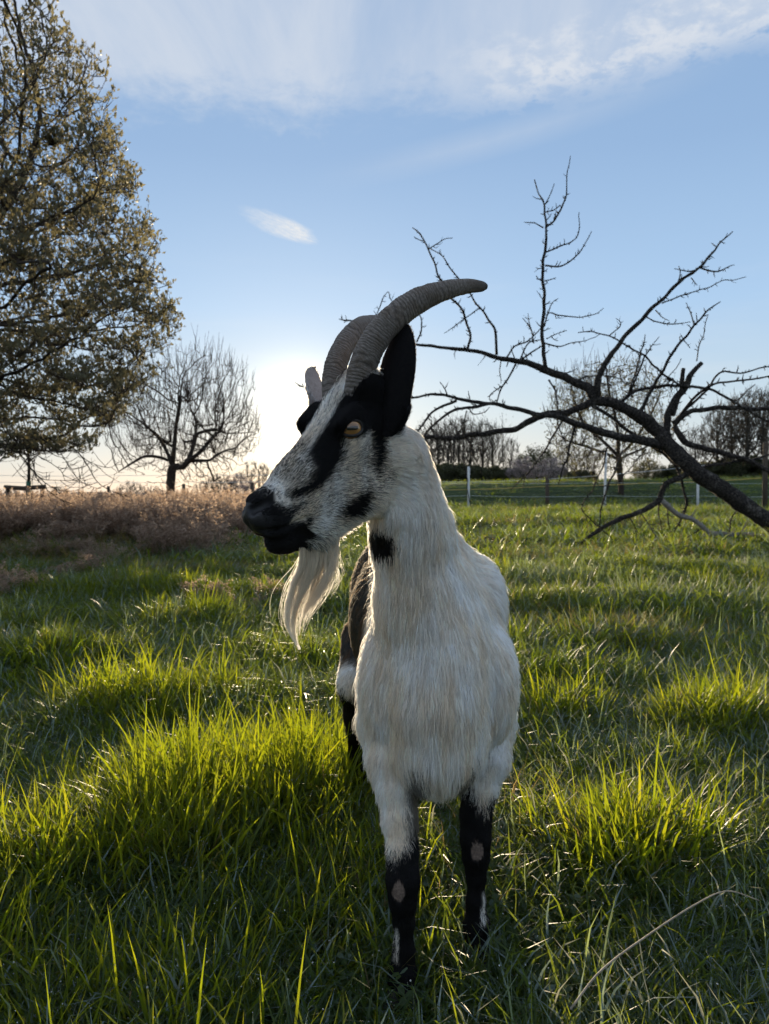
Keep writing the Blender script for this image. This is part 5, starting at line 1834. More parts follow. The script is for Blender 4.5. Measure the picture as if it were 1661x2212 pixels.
def coat(P, r1):
    """(colour, share of black) of the coat at points P; r1 is a random number per hair that breaks up the edges"""
    n1 = pnoise(P * [34, 34, 9])
    n2 = pnoise(P * [90, 90, 26] + 7)
    n3 = pnoise(P * [14, 14, 6] + 3)
    warmth = np.clip(0.60 + 0.70 * n1 + 0.4 * n2 + 0.4 * n3 - 0.35 * sst(P[:, 0], 0.13, 0.24), 0, 1)
    Cc = WHITE[None] * (1 - warmth[:, None]) + CREAM[None] * warmth[:, None]
    H = (P - HP0) @ HM.T
    inhead = (H[:, 0] > -0.06) & (np.linalg.norm((H - [0.12, -0.04, 0]) * [0.8, 1, 1], axis=1) < 0.20) & (P[:, 2] > 0.768)
    f, u, s = H[:, 0], H[:, 1], np.abs(H[:, 2])
    w = 0.0025 + 0.0
    jit = (r1 - 0.5)
    fu = H[:, :2]
    b = 1 - sst(inpoly(fu, FACE_BLACK) + jit * 0.012, -0.002, 0.003)
    # the white blaze down the middle of the brow
    blaze = 1 - sst(s + 0.004 * n1 + jit * 0.006, 0.015 - 0.009 * sst(-f, -0.05, 0.0), 0.023 - 0.012 * sst(-f, -0.05, 0.0))
    blaze = blaze * sst(u, -0.02, 0.0)
    b = b * (1 - blaze)
    b = np.maximum(b, (np.modf(r1 * 13.7)[0] < 0.24) * (s < 0.035) * sst(u, -0.01, 0.01) * 0.75)
    b = np.maximum(b, 1 - sst(inpoly(fu, MUZ_BLACK) + jit * 0.012 + 0.003 * n2, -0.002, 0.003))
    b = b * (1 - 0.75 * (np.modf(r1 * 17.3)[0] < 0.16) * (1 - sst(inpoly(fu, MUZ_BLACK), 0.0, 0.003)) * sst(-f, -0.262, -0.235))
    b = np.maximum(b, 1 - sst(inpoly(fu, CHEEK_SPOT) + jit * 0.014, -0.003, 0.004))
    b = np.maximum(b, (1 - sst(inpoly(fu, CHIN_BLACK) + jit * 0.012, -0.002, 0.003)) * (s < 0.034))
    gz = 1 - sst(inpoly(fu, GRIZZLE), -0.012, 0.008)
    b = np.maximum(b, gz * (r1 > 0.50) * 0.95)
    under = np.linalg.norm(H[:, :2] - hp(*c1(800, 1050), 0.05)[:2], axis=1)      # darker flecks below the eye
    b = np.maximum(b, (r1 > 0.62) * (1 - sst(under, 0.02, 0.035)) * 0.7)
    low = sst(f, 0.06, 0.09) * sst(-u, 0.0, 0.03) * (1 - sst(-u, 0.09, 0.13))
    b = np.maximum(b, (np.modf(r1 * 7.31)[0] < 0.33 + 0.15 * n2) * low * 0.85)
    b = np.where(inhead, b, 0)
    # throat patch
    tp = P - at(815, 1165, 1.21)
    dt = np.sqrt((tp[:, 0] / 0.032) ** 2 + (tp[:, 2] / 0.026) ** 2 + (tp[:, 1] / 0.06) ** 2)
    b = np.maximum(b, 1 - sst(dt + 0.25 * n2 + jit * 0.3, 0.85, 1.1))
    # legs
    x, y, z = P[:, 0], P[:, 1], P[:, 2]
    fr = (y < 1.62)
    rag = 0.022 * n1 + 0.010 * n2 + jit * 0.035
    left = x > 0.10
    edge = np.where(left, 0.315 - 0.7 * np.clip(x - 0.19, 0, 0.04), 0.275 + 0.9 * np.clip(x - 0.03, -0.03, 0.05))
    lb = (1 - sst(z + rag, edge - 0.006, edge + 0.006)) * (z < 0.40)
    inner = (1 - sst(np.abs(x - np.where(left, 0.142, 0.052)) + jit * 0.016, 0.006, 0.022)) * (1 - sst(z + rag, 0.40, 0.435)) * 0.85
    strip = (1 - sst(np.abs(x - np.where(left, 0.181, 0.021)) + 0.006 * n2 + 0.006 * jit, 0.002, 0.006)) * (np.modf(r1 * 5.3)[0] < 0.72) * sst(z, 0.085, 0.10) * (1 - sst(z, 0.135, 0.15)) * (y < 1.36)
    lb = np.where(fr, np.maximum(lb, inner) * (1 - 0.9 * strip), 0)
    hb = np.where(fr, 0, 1 - sst(z + rag, 0.355, 0.375))
    b = np.maximum(b, np.maximum(lb, hb))
    # dark flank and back on the goat's right, seen past the chest
    fl = sst(y, 1.44, 1.52) * (1 - sst(x + 0.02 * n1, -0.035, 0.0)) * sst(z + rag * 0.5, 0.42, 0.45)
    fl2 = fl * (1 - sst(np.abs(x + 0.085) + np.abs(z - 0.56) * 0.1, 0.03, 0.06))
    b = np.maximum(b, fl * 0.96)
    Cc = Cc * (1 - b[:, None]) + BLACK[None] * b[:, None]
    rim = (b > 0.3) & (b < 0.97)
    brown = np.array([0.11, 0.062, 0.034])
    fb = fl * (r1 > 0.55) * (n1 > 0)
    Cc = np.where(fb[:, None] > 0.5, brown[None], Cc)
    # tan behind the ear, along the throat
    tn = np.exp(-(((P - at(925, 960, 1.22)) / [0.035, 0.06, 0.05]) ** 2).sum(1)) * 0.5
    tn2 = np.exp(-(((P - at(925, 1110, 1.22)) / [0.014, 0.08, 0.10]) ** 2).sum(1)) * 0.35
    tn = np.clip(tn + tn2, 0, 1) * (1 - b)
    Cc = Cc * (1 - tn[:, None]) + TAN[None] * tn[:, None]
    # hair wears bald on the front of the knees
    callus = np.zeros(len(P))
    for cu_, cv_, cy_ in ((861, 1927, 1.215), (1031, 1836, 1.33)):
        q = P - at(cu_, cv_, cy_)
        callus = np.maximum(callus, (((q[:, 0] / 0.0115) ** 2 + ((q[:, 2] - 0.2 * q[:, 0]) / 0.0170) ** 2 + 0.6 * n2 + 0.3 * n1) < 1) * (np.abs(q[:, 1]) < 0.04))
    return Cc, b, callus, inhead


Rv = np.full(len(GV), 0.5)
gc, gb, gcal, gin = coat(GV, Rv)
skin = gc * 0.75
Hn_ = (GV - HP0) @ HM.T
wn_ = 1 - sst(np.linalg.norm((Hn_ - [0.281, 0.000, 0]) * [1, 1, 0.85], axis=1), 0.024, 0.036)
skin = skin * (1 - wn_[:, None]) + np.array([0.022, 0.021, 0.023]) * wn_[:, None]
skin[gcal > 0.5] = (0.115, 0.082, 0.066)
gme = mesh_np('goat', GV, GQ)
set_col(gme, 'coat', skin)
H_all = (GV - HP0) @ HM.T
wet = 1 - sst(np.linalg.norm((H_all - [0.283, 0.002, 0]) * [1, 1, 0.9], axis=1), 0.022, 0.034)
set_col(gme, 'wet', np.stack([wet, gcal, wet], 1))
m_skin, gm = mat_new('goat_skin')
a1 = gm.n('ShaderNodeAttribute', attribute_name='coat').outputs['Color']
a2 = gm.n('ShaderNodeSeparateColor', ins={0: gm.n('ShaderNodeAttribute', attribute_name='wet').outputs['Color']})
tc = gm.n('ShaderNodeTexCoord').outputs['Object']
vor = gm.n('ShaderNodeTexVoronoi', ins={'Vector': tc, 'Scale': 520.0}).outputs['Distance']
nz = gm.n('ShaderNodeTexNoise', ins={'Vector': tc, 'Scale': 260.0, 'Detail': 4.0}).outputs['Fac']
cc = gm.mix(gm.m('MULTIPLY', gm.sstep(nz, 0.4, 0.7), a2.outputs[1]), a1, (0.20, 0.145, 0.115))
bp = gm.n('ShaderNodeBump', ins={'Strength': 0.35, 'Distance': 0.001, 'Height': gm.m('ADD', vor, nz)}).outputs[0]
p = gm.n('ShaderNodeBsdfPrincipled', ins={'Base Color': cc, 'Roughness': gm.m('SUBTRACT', 0.85, gm.m('MULTIPLY', a2.outputs[0], 0.42)), 'Normal': bp, 'Specular IOR Level': 0.35})
out(gm, p.outputs[0])
gme.materials.append(m_skin)
goat = link('goat', gme)
tag(goat, 'white and black horned goat with a long beard standing in the grass', 'goat')


def child(name, me, mat, smooth=True, parent=None):
    o = link(name, me, mat, None, smooth)
    o.parent = parent or goat
    return o


# --- the lie of the coat: anchors of direction (world), length in metres
def D(*v):
    v = np.array(v, float)
    return v / np.linalg.norm(v)


LEFTSIDE = []


def hanc(f, u, s, df, du, ds, ln):
    for sg in (1, -1):
        LEFTSIDE.append((hw(f, u, s * sg), D(*(HE1 * df + HE2 * du + HS * ds * sg)), ln))


hanc(0.28, 0.0, 0.015, -1, 0.0, 0.2, 0.003)
hanc(0.26, -0.03, 0.03, -1, -0.2, 0.3, 0.005)
hanc(0.24, 0.02, 0.01, -1, 0.0, 0.3, 0.006)
hanc(0.20, 0.02, 0.01, -1, -0.1, 0.35, 0.009)
hanc(0.19, -0.03, 0.035, -1, -0.15, 0.1, 0.010)
hanc(0.15, 0.02, 0.015, -1, -0.1, 0.3, 0.010)
hanc(0.10, 0.035, 0.01, -1, 0.15, 0.1, 0.014)
hanc(0.05, 0.04, 0.005, -1, 0.5, 0.05, 0.026)
hanc(0.02, 0.04, 0.0, -0.8, 0.9, 0.1, 0.042)
hanc(-0.02, 0.025, 0.02, -0.7, 0.9, 0.2, 0.040)
hanc(0.09, 0.0, 0.06, -1, -0.15, 0, 0.007)
hanc(0.05, 0.0, 0.055, -1, 0.1, 0, 0.010)
hanc(0.02, -0.03, 0.05, -1, -0.6, 0, 0.014)
hanc(0.13, -0.06, 0.05, -0.8, -0.8, 0, 0.014)
hanc(0.20, -0.08, 0.03, -0.7, -0.9, 0, 0.013)
hanc(0.25, -0.06, 0.02, -0.8, -0.6, 0, 0.008)
hanc(0.10, -0.11, 0.04, -0.7, -0.8, 0, 0.022)
hanc(0.16, -0.12, 0.02, -0.6, -0.9, 0, 0.026)
hanc(0.21, -0.12, 0.0, 0.2, -1, 0, 0.040)
hanc(0.24, -0.105, 0.0, 0.1, -1, 0, 0.030)
hanc(0.06, -0.08, 0.05, -0.8, -0.8, 0, 0.022)
hanc(-0.01, -0.02, 0.02, -1, 0.3, 0, 0.030)
AN = list(LEFTSIDE)
for u_, v_, Y_, d_, ln in (
        (900, 950, 1.22, (0.10, 0.1, -1), 0.022), (915, 930, 1.24, (0.10, 0.1, -1), 0.018), (930, 980, 1.28, (0.35, 0.1, -1), 0.028), (960, 1080, 1.32, (0.3, 0.2, -1), 0.040), (850, 1130, 1.20, (-0.02, 0, -1), 0.030), (800, 1200, 1.25, (-0.12, 0, -1), 0.034),
        (900, 1150, 1.20, (0.05, 0, -1), 0.042), (985, 1180, 1.35, (0.2, 0.2, -1), 0.040), (870, 1300, 1.22, (0, 0, -1), 0.048), (960, 1300, 1.25, (0.1, 0, -1), 0.046),
        (830, 1400, 1.28, (-0.08, 0, -1), 0.046), (930, 1430, 1.21, (0.05, 0, -1), 0.046), (1040, 1400, 1.32, (0.12, 0.1, -1), 0.040), (1080, 1290, 1.42, (0.45, 0.6, -1), 0.034), (1105, 1450, 1.40, (0.15, 0.5, -1), 0.032),
        (1030, 1230, 1.45, (0.55, 0.6, -0.8), 0.034), (800, 1500, 1.32, (-0.05, 0.1, -1), 0.042), (930, 1560, 1.20, (0.0, 0.05, -1), 0.046), (1020, 1560, 1.28, (0.05, 0, -1), 0.042), (860, 1600, 1.27, (0.05, 0, -1), 0.044),
        (1090, 1570, 1.38, (-0.05, 0.4, -1), 0.030), (930, 1670, 1.28, (0.1, 0.1, -1), 0.046), (820, 1640, 1.32, (0, 0.1, -1), 0.028),
        (860, 1720, 1.28, (0.05, 0, -1), 0.024), (865, 1800, 1.25, (0, 0, -1), 0.018), (870, 1900, 1.22, (0, 0, -1), 0.009), (870, 2000, 1.22, (0, 0, -1), 0.010), (870, 2100, 1.22, (0, 0, -1), 0.016),
        (1050, 1650, 1.36, (-0.1, 0.1, -1), 0.024), (1035, 1740, 1.35, (0, 0, -1), 0.018), (1028, 1830, 1.33, (0, 0, -1), 0.009), (1028, 1930, 1.33, (0, 0, -1), 0.010), (1028, 2000, 1.33, (0, 0, -1), 0.016),
        (745, 1350, 1.85, (-0.2, 0.5, -1), 0.026), (740, 1480, 1.9, (0, 0.5, -1), 0.024), (775, 1580, 1.95, (0, 0.2, -1), 0.016), (772, 1680, 2.0, (0, 0, -1), 0.010),
        (936, 1600, 1.9, (0, 0.1, -1), 0.018), (936, 1720, 1.95, (0, 0, -1), 0.010), (770, 1400, 1.5, (-0.1, 0.7, -0.9), 0.034), (790, 1250, 1.6, (-0.5, 0.8, -0.5), 0.034)):
    AN.append((at(u_, v_, Y_), D(*d_), ln))
for x_, y_, z_, d_, ln in ((0.22, 1.6, 0.6, (0.1, 0.8, -0.7), 0.030), (0.22, 1.6, 0.45, (0, 0.6, -0.9), 0.034), (0.19, 1.9, 0.6, (0.1, 0.8, -0.7), 0.028), (0.07, 1.7, 0.76, (0.05, 1, 0), 0.032), (0.03, 2.0, 0.76, (0, 1, -0.1), 0.032),
                          (0.03, 2.2, 0.6, (0, 0.4, -1), 0.028), (0.15, 2.1, 0.5, (0.1, 0.3, -1), 0.022), (-0.10, 2.05, 0.5, (-0.1, 0.3, -1), 0.022), (0.07, 1.6, 0.36, (0, 0.7, -0.9), 0.034), (0.05, 1.9, 0.38, (0, 0.7, -0.6), 0.026)):
    AN.append((np.array([x_, y_, z_]), D(*d_), ln))
AP = np.array([a[0] for a in AN])
AD = np.array([a[1] for a in AN])
AL = np.array([a[2] for a in AN])

# hair roots
tri = np.concatenate([GQ[:, [0, 1, 2]], GQ[:, [0, 2, 3]]])
A_ = GV[tri[:, 0]]
B_ = GV[tri[:, 1]]
C_ = GV[tri[:, 2]]
area = 0.5 * np.linalg.norm(np.cross(B_ - A_, C_ - A_), axis=1)
cen = (A_ + B_ + C_) / 3
Hc = (cen - HP0) @ HM.T
headish = (np.linalg.norm((Hc - [0.13, -0.03, 0]) * [0.8, 1, 1], axis=1) < 0.15) & (cen[:, 2] > 0.84)
facing = ((GN[tri[:, 0]] * (CC - cen)).sum(1) / np.linalg.norm(CC - cen, axis=1))
dens = np.where(headish, 4.2, 1.0) * np.where(facing > -0.25, 1.0, 0.30) * np.where(cen[:, 2] < 0.30, 2.2, 1.0) * np.where(cen[:, 1] > 1.62, 0.6, 1)
# no hair inside mouth, nostril, eye socket, on the wet nose
he = Hc - EYE
he[:, 2] = np.abs(Hc[:, 2]) - 0.055
bare = (np.sqrt((he[:, 0] / 0.0195) ** 2 + (he[:, 1] / 0.0135) ** 2) < 1) & (np.abs(he[:, 2]) < 0.02)
bare |= (np.linalg.norm((Hc - [0.283, 0.0, 0]) * [1, 1, 0.95], axis=1) < 0.0255)
for L_ in (NL, ML):
    for a_, b_ in zip(L_[:-1], L_[1:]):
        hs_ = Hc.copy()
        hs_[:, 2] = np.abs(hs_[:, 2])
        e_ = b_ - a_
        t_ = np.clip(((hs_ - a_) @ e_) / (e_ @ e_), 0, 1)
        bare |= np.linalg.norm(hs_ - a_ - t_[:, None] * e_, axis=1) < (0.0075 if L_ is NL else 0.004)
_, _, calc_, _ = coat(cen, np.full(len(cen), 0.5))
bare |= calc_ > 0.5
dens[bare] = 0
wgt = area * dens
NH = int(os.environ.get('GOAT_HAIR', 430000))
pick = rng.choice(len(tri), NH, p=wgt / wgt.sum())
r_a, r_b = rng.random(NH), rng.random(NH)
fl_ = r_a + r_b > 1
r_a[fl_], r_b[fl_] = 1 - r_a[fl_], 1 - r_b[fl_]
root = A_[pick] + r_a[:, None] * (B_[pick] - A_[pick]) + r_b[:, None] * (C_[pick] - A_[pick])
Tn = tri[pick]
nrm = GN[Tn[:, 0]] * (1 - r_a - r_b)[:, None] + GN[Tn[:, 1]] * r_a[:, None] + GN[Tn[:, 2]] * r_b[:, None]
nrm /= np.linalg.norm(nrm, axis=1)[:, None]
gdir = np.zeros((NH, 3))
glen = np.zeros(NH)
CH = 60000
for i0 in range(0, NH, CH):
    P_ = root[i0:i0 + CH]
    d2 = ((P_[:, None, :] - AP[None]) ** 2).sum(2)
    # a narrow kernel so that head and neck do not borrow from each other
    w_ = 1 / (d2 + 2e-5) ** 2
    w_ /= w_.sum(1)[:, None]
    gdir[i0:i0 + CH] = w_ @ AD
    glen[i0:i0 + CH] = w_ @ AL
hr = rng.random(NH)
hcol, hb_, _, hin = coat(root, hr)
jitd = np.stack([pnoise(root * 45 + k_ * 31) for k_ in range(3)], 1)
jitf = np.stack([pnoise(root * 160 + k_ * 17) for k_ in range(3)], 1)
gdir = gdir + 0.22 * jitd + 0.16 * jitf + rng.normal(size=(NH, 3)) * 0.085
tang = gdir - nrm * (gdir * nrm).sum(1)[:, None]
tl = np.linalg.norm(tang, axis=1)
tang /= tl[:, None] + 1e-9
lnv = np.clip(rng.normal(1, 0.20, NH), 0.45, 1.6)
ln_ = glen * lnv * 0.74
NK = 6
tt = np.linspace(0, 1, NK)
pts = np.zeros((NH, NK, 3), np.float32)
lift0 = 0.22 + 0.16 * rng.random(NH)
stray = rng.random(NH) < 0.075
lift0[stray] += 0.35
for k_, t in enumerate(tt):
    prof = ln_ * t
    up = ln_ * (lift0 * (t - 0.62 * t * t))
    pts[:, k_] = root + tang * (prof * (1 - 0.12 * t))[:, None] + nrm * up[:, None]
    pts[:, k_, 2] -= (ln_ * 0.16 * t * t * (ln_ > 0.02))
# locks: pull tips towards a neighbour's
ncl = NH // 24
cid = rng.choice(NH, ncl, replace=False)
kd = kdtree.KDTree(ncl)
for j_, q_ in enumerate(root[cid].tolist()):
    kd.insert(q_, j_)
kd.balance()
near = np.array([kd.find(q_)[1] for q_ in root.tolist()])
cpts = pts[cid[near]]
croot = root[cid[near]]
amt = np.where(hb_ > 0.5, 0.40, 0.60) * rng.uniform(0.55, 1.0, NH) * sst(glen, 0.006, 0.02)
amt *= (np.linalg.norm(croot - root, axis=1) < 0.02) & ~stray
for k_, t in enumerate(tt):
    w_ = amt * t ** 1.3
    pts[:, k_] = pts[:, k_] * (1 - w_)[:, None] + cpts[:, k_] * w_[:, None]
wob = ln_ * 0.05
for k_, t in enumerate(tt[1:], 1):
    pts[:, k_] += (rng.normal(size=(NH, 3)) * (wob * t * 0.35)[:, None])
tone = np.clip(1 + 0.26 * pnoise(croot * 420) + rng.normal(0, 0.10, NH), 0.5, 1.3)
hcol = np.clip(hcol * tone[:, None], 0.004, 0.96)
whead = sst(glen, 0.008, 0.030)
rad = 0.00026 + 0.00025 * whead


def hair_object(name, P, R0, Cn, mat, parent, tipw=0.15):
    n, k = P.shape[:2]
    hc = bpy.data.hair_curves.new(name)
    hc.add_curves([k] * n)
    hc.attributes['position'].data.foreach_set('vector', P.astype(np.float32).ravel())
    ra = hc.attributes.get('radius') or hc.attributes.new('radius', 'FLOAT', 'POINT')
    tp = (1 - (1 - tipw) * np.linspace(0, 1, k) ** 2)[None] * R0[:, None]
    ra.data.foreach_set('value', tp.astype(np.float32).ravel())
    ca = hc.attributes.new('tint', 'FLOAT_COLOR', 'CURVE')
    ca.data.foreach_set('color', np.concatenate([Cn, np.ones((n, 1))], 1).astype(np.float32).ravel())
    hc.materials.append(mat)
    o = bpy.data.objects.new(name, hc)
    col.objects.link(o)
    o.parent = parent
    return o


m_hair, gm = mat_new('goat_hair')
at_ = gm.n('ShaderNodeAttribute', attribute_name='tint').outputs['Color']
hb1 = gm.n('ShaderNodeBsdfHairPrincipled', ins={'Color': at_, 'Roughness': 0.42, 'Radial Roughness': 0.6, 'Coat': 0.0})
try:
    hb1.parametrization = 'COLOR'
except Exception:
    pass
hd = gm.n('ShaderNodeBsdfDiffuse', ins={'Color': at_})
lum = gm.n('ShaderNodeRGBToBW', ins={0: at_}).outputs[0]
fx = gm.m('SUBTRACT', 0.80, gm.m('MULTIPLY', gm.sstep(lum, 0.03, 0.4), 0.25))
mxh = gm.n('ShaderNodeMixShader', ins={0: fx})
gm.nt.links.new(hb1.outputs[0], mxh.inputs[1])
gm.nt.links.new(hd.outputs[0], mxh.inputs[2])
out(gm, mxh.outputs[0])
hair_object('coat_hair', pts, rad, hcol, m_hair, goat)

# --- beard
NB = 1900
br = rng.random((NB, 3))
bu = 640 + 92 * br[:, 0]
bside = (br[:, 1] - 0.5) * 0.030
broot = np.array([hw(*(hp(u_, 1172 - 6 * max(0, 1 - (u_ - 640) / 30) - 12 * ((u_ - 640) / 92) ** 2 - 10 * br[0, 0] + 3 * math.sin(u_ * 0.7), s_))) for u_, s_ in zip(bu, bside)])
lock = (br[:, 0] * 9 + rng.normal(0, 0.5, NB)).astype(int)
bl = np.zeros((NB, 9, 3), np.float32)
x0 = (bu - 640) / 92
# measured run of the beard: an S that leans left then narrows to a tip
ed_l = spline([(636, 1180), (641, 1225), (622, 1270), (613, 1320), (618, 1365), (642, 1402)], 9)
ed_r = spline([(731, 1170), (727, 1220), (712, 1262), (676, 1312), (655, 1350), (645, 1404)], 9)
blen = np.clip(rng.normal(0.9, 0.14, NB) - 0.42 * x0 ** 1.5 * rng.random(NB) - 0.15 * rng.random(NB), 0.25, 1.02)
ph = rng.normal(0, 1, (NB,))
lockc = {l_: rng.uniform(-0.16, 0.16) for l_ in range(-3, 14)}
lockl = {l_: rng.uniform(0.72, 1.0) for l_ in range(-3, 14)}
for i in range(NB):
    tq = np.linspace(0, min(1.02, blen[i] * lockl.get(int(lock[i]), 0.9) * (1.12 if x0[i] < 0.35 else 1.0)), 9) * 8
    ii = np.minimum(tq.astype(int), 7)
    ff = (tq - ii)[:, None]
    L_ = ed_l[ii] * (1 - ff) + ed_l[ii + 1] * ff
    R_ = ed_r[ii] * (1 - ff) + ed_r[ii + 1] * ff
    tl_ = np.linspace(0, 1, 9)
    xx = x0[i] + lockc.get(int(lock[i]), 0) * tl_ + 0.09 * np.sin(tl_ * 6 + lock[i] * 1.7) * tl_ + (0.03 if i % 9 else 0.22) * ph[i] * tl_
    # hairs of a lock draw together
    xx = xx + (((lock[i] + 0.5) / 9) - x0[i]) * 0.6 * tl_
    px_ = L_ + (R_ - L_) * xx[:, None]
    dep = broot[i][1]
    W = np.array([at(q[0], q[1], dep) for q in px_])
    W[:, 1] += 0.02 * tl_ * (1 - x0[i]) - 0.35 * bside[i] * tl_ + 0.006 * np.sin(tl_ * 4 + lock[i]) * tl_
    bl[i] = W
    bl[i] += (broot[i] - W[0]) * (1 - tl_)[:, None] ** 1.5
bl[:, 1:] += rng.normal(0, 0.0007, (NB, 8, 3)) * np.linspace(0.3, 1.2, 8)[None, :, None]
bt = np.clip(1 + rng.normal(0, 0.10, NB) + 0.10 * np.sin(lock * 2.1), 0.55, 1.1)
bcol = (np.array([0.86, 0.70, 0.51])[None] * bt[:, None])
hair_object('beard', bl, np.full(NB, 0.00026), np.clip(bcol, 0, 0.93), m_hair, goat, 0.25)

# --- eyes: ball, slot pupil, dark rim
m_eye, gm = mat_new('eye_amber')
tc = gm.n('ShaderNodeTexCoord').outputs['Object']
sp_ = gm.n('ShaderNodeSeparateXYZ', ins={0: tc})
rr_ = gm.m('SQRT', gm.m('ADD', gm.m('POWER', sp_.outputs[0], 2.0), gm.m('POWER', sp_.outputs[1], 2.0)))
nz = gm.n('ShaderNodeTexNoise', ins={'Vector': tc, 'Scale': 420.0, 'Detail': 5.0}).outputs['Fac']
cI = gm.ramp(gm.m('DIVIDE', rr_, 0.0170), [(0.0, (0.16, 0.07, 0.02)), (0.45, (0.30, 0.145, 0.045)), (0.8, (0.46, 0.23, 0.07)), (0.93, (0.28, 0.13, 0.04)), (1.0, (0.01, 0.008, 0.008))])
cI = gm.mix(gm.m('MULTIPLY', gm.sstep(nz, 0.45, 0.7), 0.35), cI, (0.22, 0.10, 0.035))
px2 = gm.m('POWER', gm.m('DIVIDE', sp_.outputs[0], 0.0092), 4.0)
py2 = gm.m('POWER', gm.m('DIVIDE', sp_.outputs[1], 0.0030), 4.0)
pup = gm.m('SUBTRACT', 1.0, gm.sstep(gm.m('ADD', px2, py2), 0.75, 1.15))
cI = gm.mix(pup, cI, (0.004, 0.004, 0.006))
p = gm.n('ShaderNodeBsdfPrincipled', ins={'Base Color': cI, 'Roughness': 0.25, 'Coat Weight': 1.0, 'Coat Roughness': 0.03})
out(gm, p.outputs[0])
m_lid = simple_mat('eye_rim', (0.010, 0.008, 0.008), (0.022, 0.016, 0.014), 300, 0.45, 0.3, 0.4)
for sg in (1, -1):
    bm = bmesh.new()
    bmesh.ops.create_uvsphere(bm, u_segments=40, v_segments=24, radius=0.0185)
    me = bpy.data.meshes.new('eye')
    bm.to_mesh(me)
    bm.free()
    me.materials.append(m_eye)
    o = child('eye', me, m_eye)
    c_ = hw(EYE[0] - 0.003, EYE[1], sg * (EYE[2] - 0.0120))
    zax = HS * sg + 0.42 * HF + 0.03 * ZZ        # looks out to the side
    zax /= np.linalg.norm(zax)
    horiz = np.array([1.0, 0, 0.10]) if sg > 0 else np.array([1.0, 0, 0.1])
    xax = horiz - zax * (horiz @ zax)
    xax /= np.linalg.norm(xax)
    yax = np.cross(zax, xax)
    o.matrix_world = Matrix(((xax[0], yax[0], zax[0], c_[0]), (xax[1], yax[1], zax[1], c_[1]), (xax[2], yax[2], zax[2], c_[2]), (0, 0, 0, 1)))
    # lids: a soft almond ring
    th = np.linspace(0, 2 * math.pi, 49)[:-1]
    V, F = [], []
    for j, t in enumerate(th):
        rx, ry = 0.0165, 0.0112
        ry *= 1.0 if math.sin(t) > 0 else 0.92
        cx, cy = rx * math.cos(t), ry * math.sin(t)
        cz = math.sqrt(max(1e-6, 0.0190 ** 2 - min(cx * cx + cy * cy, 0.0180 ** 2)))
        cz = max(cz, 0.0045)
        base_ = c_ + xax * cx + yax * cy + zax * cz
        outw = (xax * cx + yax * cy)
        outw /= np.linalg.norm(outw)
        for q in range(8):
            a_ = 2 * math.pi * q / 8
            V.append(base_ + outw * (0.0008 + 0.0026 * math.cos(a_)) + zax * (0.0016 * math.sin(a_) - 0.0004))
    for j in range(48):
        for q in range(8):
            F.append((j * 8 + q, ((j + 1) % 48) * 8 + q, ((j + 1) % 48) * 8 + (q + 1) % 8, j * 8 + (q + 1) % 8))
    child('eyelid', mesh_np('eyelid', V, F), m_lid)

# --- horns: ringed, flattened, sweeping back and out
m_horn, gm = mat_new('horn')
a1 = gm.n('ShaderNodeAttribute', attribute_name='ring').outputs['Color']
s3 = gm.n('ShaderNodeSeparateColor', ins={0: a1})
tc = gm.n('ShaderNodeTexCoord').outputs['Object']
cmb = gm.n('ShaderNodeCombineXYZ', ins={0: gm.m('MULTIPLY', s3.outputs[1], 3.0), 1: gm.m('MULTIPLY', s3.outputs[2], 40.0), 2: 0.0}).outputs[0]
n1_ = gm.n('ShaderNodeTexNoise', ins={'Vector': cmb, 'Scale': 6.0, 'Detail': 6.0, 'Roughness': 0.7}).outputs['Fac']
n2_ = gm.n('ShaderNodeTexNoise', ins={'Vector': tc, 'Scale': 190.0, 'Detail': 5.0, 'Roughness': 0.7}).outputs['Fac']
cH = gm.mix(gm.sstep(n1_, 0.35, 0.7), (0.12, 0.097, 0.082), (0.31, 0.27, 0.24))
cH = gm.mix(gm.m('MULTIPLY', gm.sstep(n2_, 0.55, 0.75), 0.5), cH, (0.40, 0.37, 0.33))
n3_ = gm.n('ShaderNodeTexNoise', ins={'Vector': tc, 'Scale': 28.0, 'Detail': 6.0, 'Roughness': 0.7}).outputs['Fac']
cH = gm.mix(gm.m('MULTIPLY', gm.sstep(n3_, 0.48, 0.62), 0.55), cH, (0.115, 0.078, 0.050))
cH = gm.mix(gm.m('MULTIPLY', s3.outputs[0], 0.70), cH, (0.035, 0.026, 0.020))
cH = gm.mix(gm.sstep(s3.outputs[2], 0.72, 1.0), cH, (0.060, 0.050, 0.045))
bp = gm.n('ShaderNodeBump', ins={'Strength': 0.7, 'Distance': 0.0016, 'Height': gm.m('ADD', n1_, n2_)}).outputs[0]
p = gm.n('ShaderNodeBsdfPrincipled', ins={'Base Color': cH, 'Roughness': 0.62, 'Normal': bp, 'Specular IOR Level': 0.3})
out(gm, p.outputs[0])
hx = [(772, 862, 0.024), (775, 825, 0.028), (789, 775, 0.034), (813, 728, 0.040), (851, 685, 0.050), (900, 650, 0.062), (955, 628, 0.076), (1005, 618, 0.090), (1040, 618, 0.101), (1053, 619, 0.105)]
hc_ = np.array([hp(u_, v_, s_) for u_, v_, s_ in hx])
hr_ = np.array([[0.0215], [0.0213], [0.0212], [0.0207], [0.0195], [0.0178], [0.0142], [0.0108], [0.0078], [0.0030]])
NR, NS = 420, 40
cs_ = spline(hc_, NR)
rs_ = spline(hr_, NR)[:, 0]
u1 = np.linspace(0, 1, NR)
end_ = np.sqrt(np.clip(1 - ((u1 - 0.965) / 0.035).clip(0, 1) ** 2, 0.0, 1))
rs_ = np.where(u1 > 0.965, rs_[int(NR * 0.965)] * end_ + 1e-4, rs_)
arc = np.concatenate([[0], np.cumsum(np.linalg.norm(np.diff(cs_, axis=0), axis=1))])
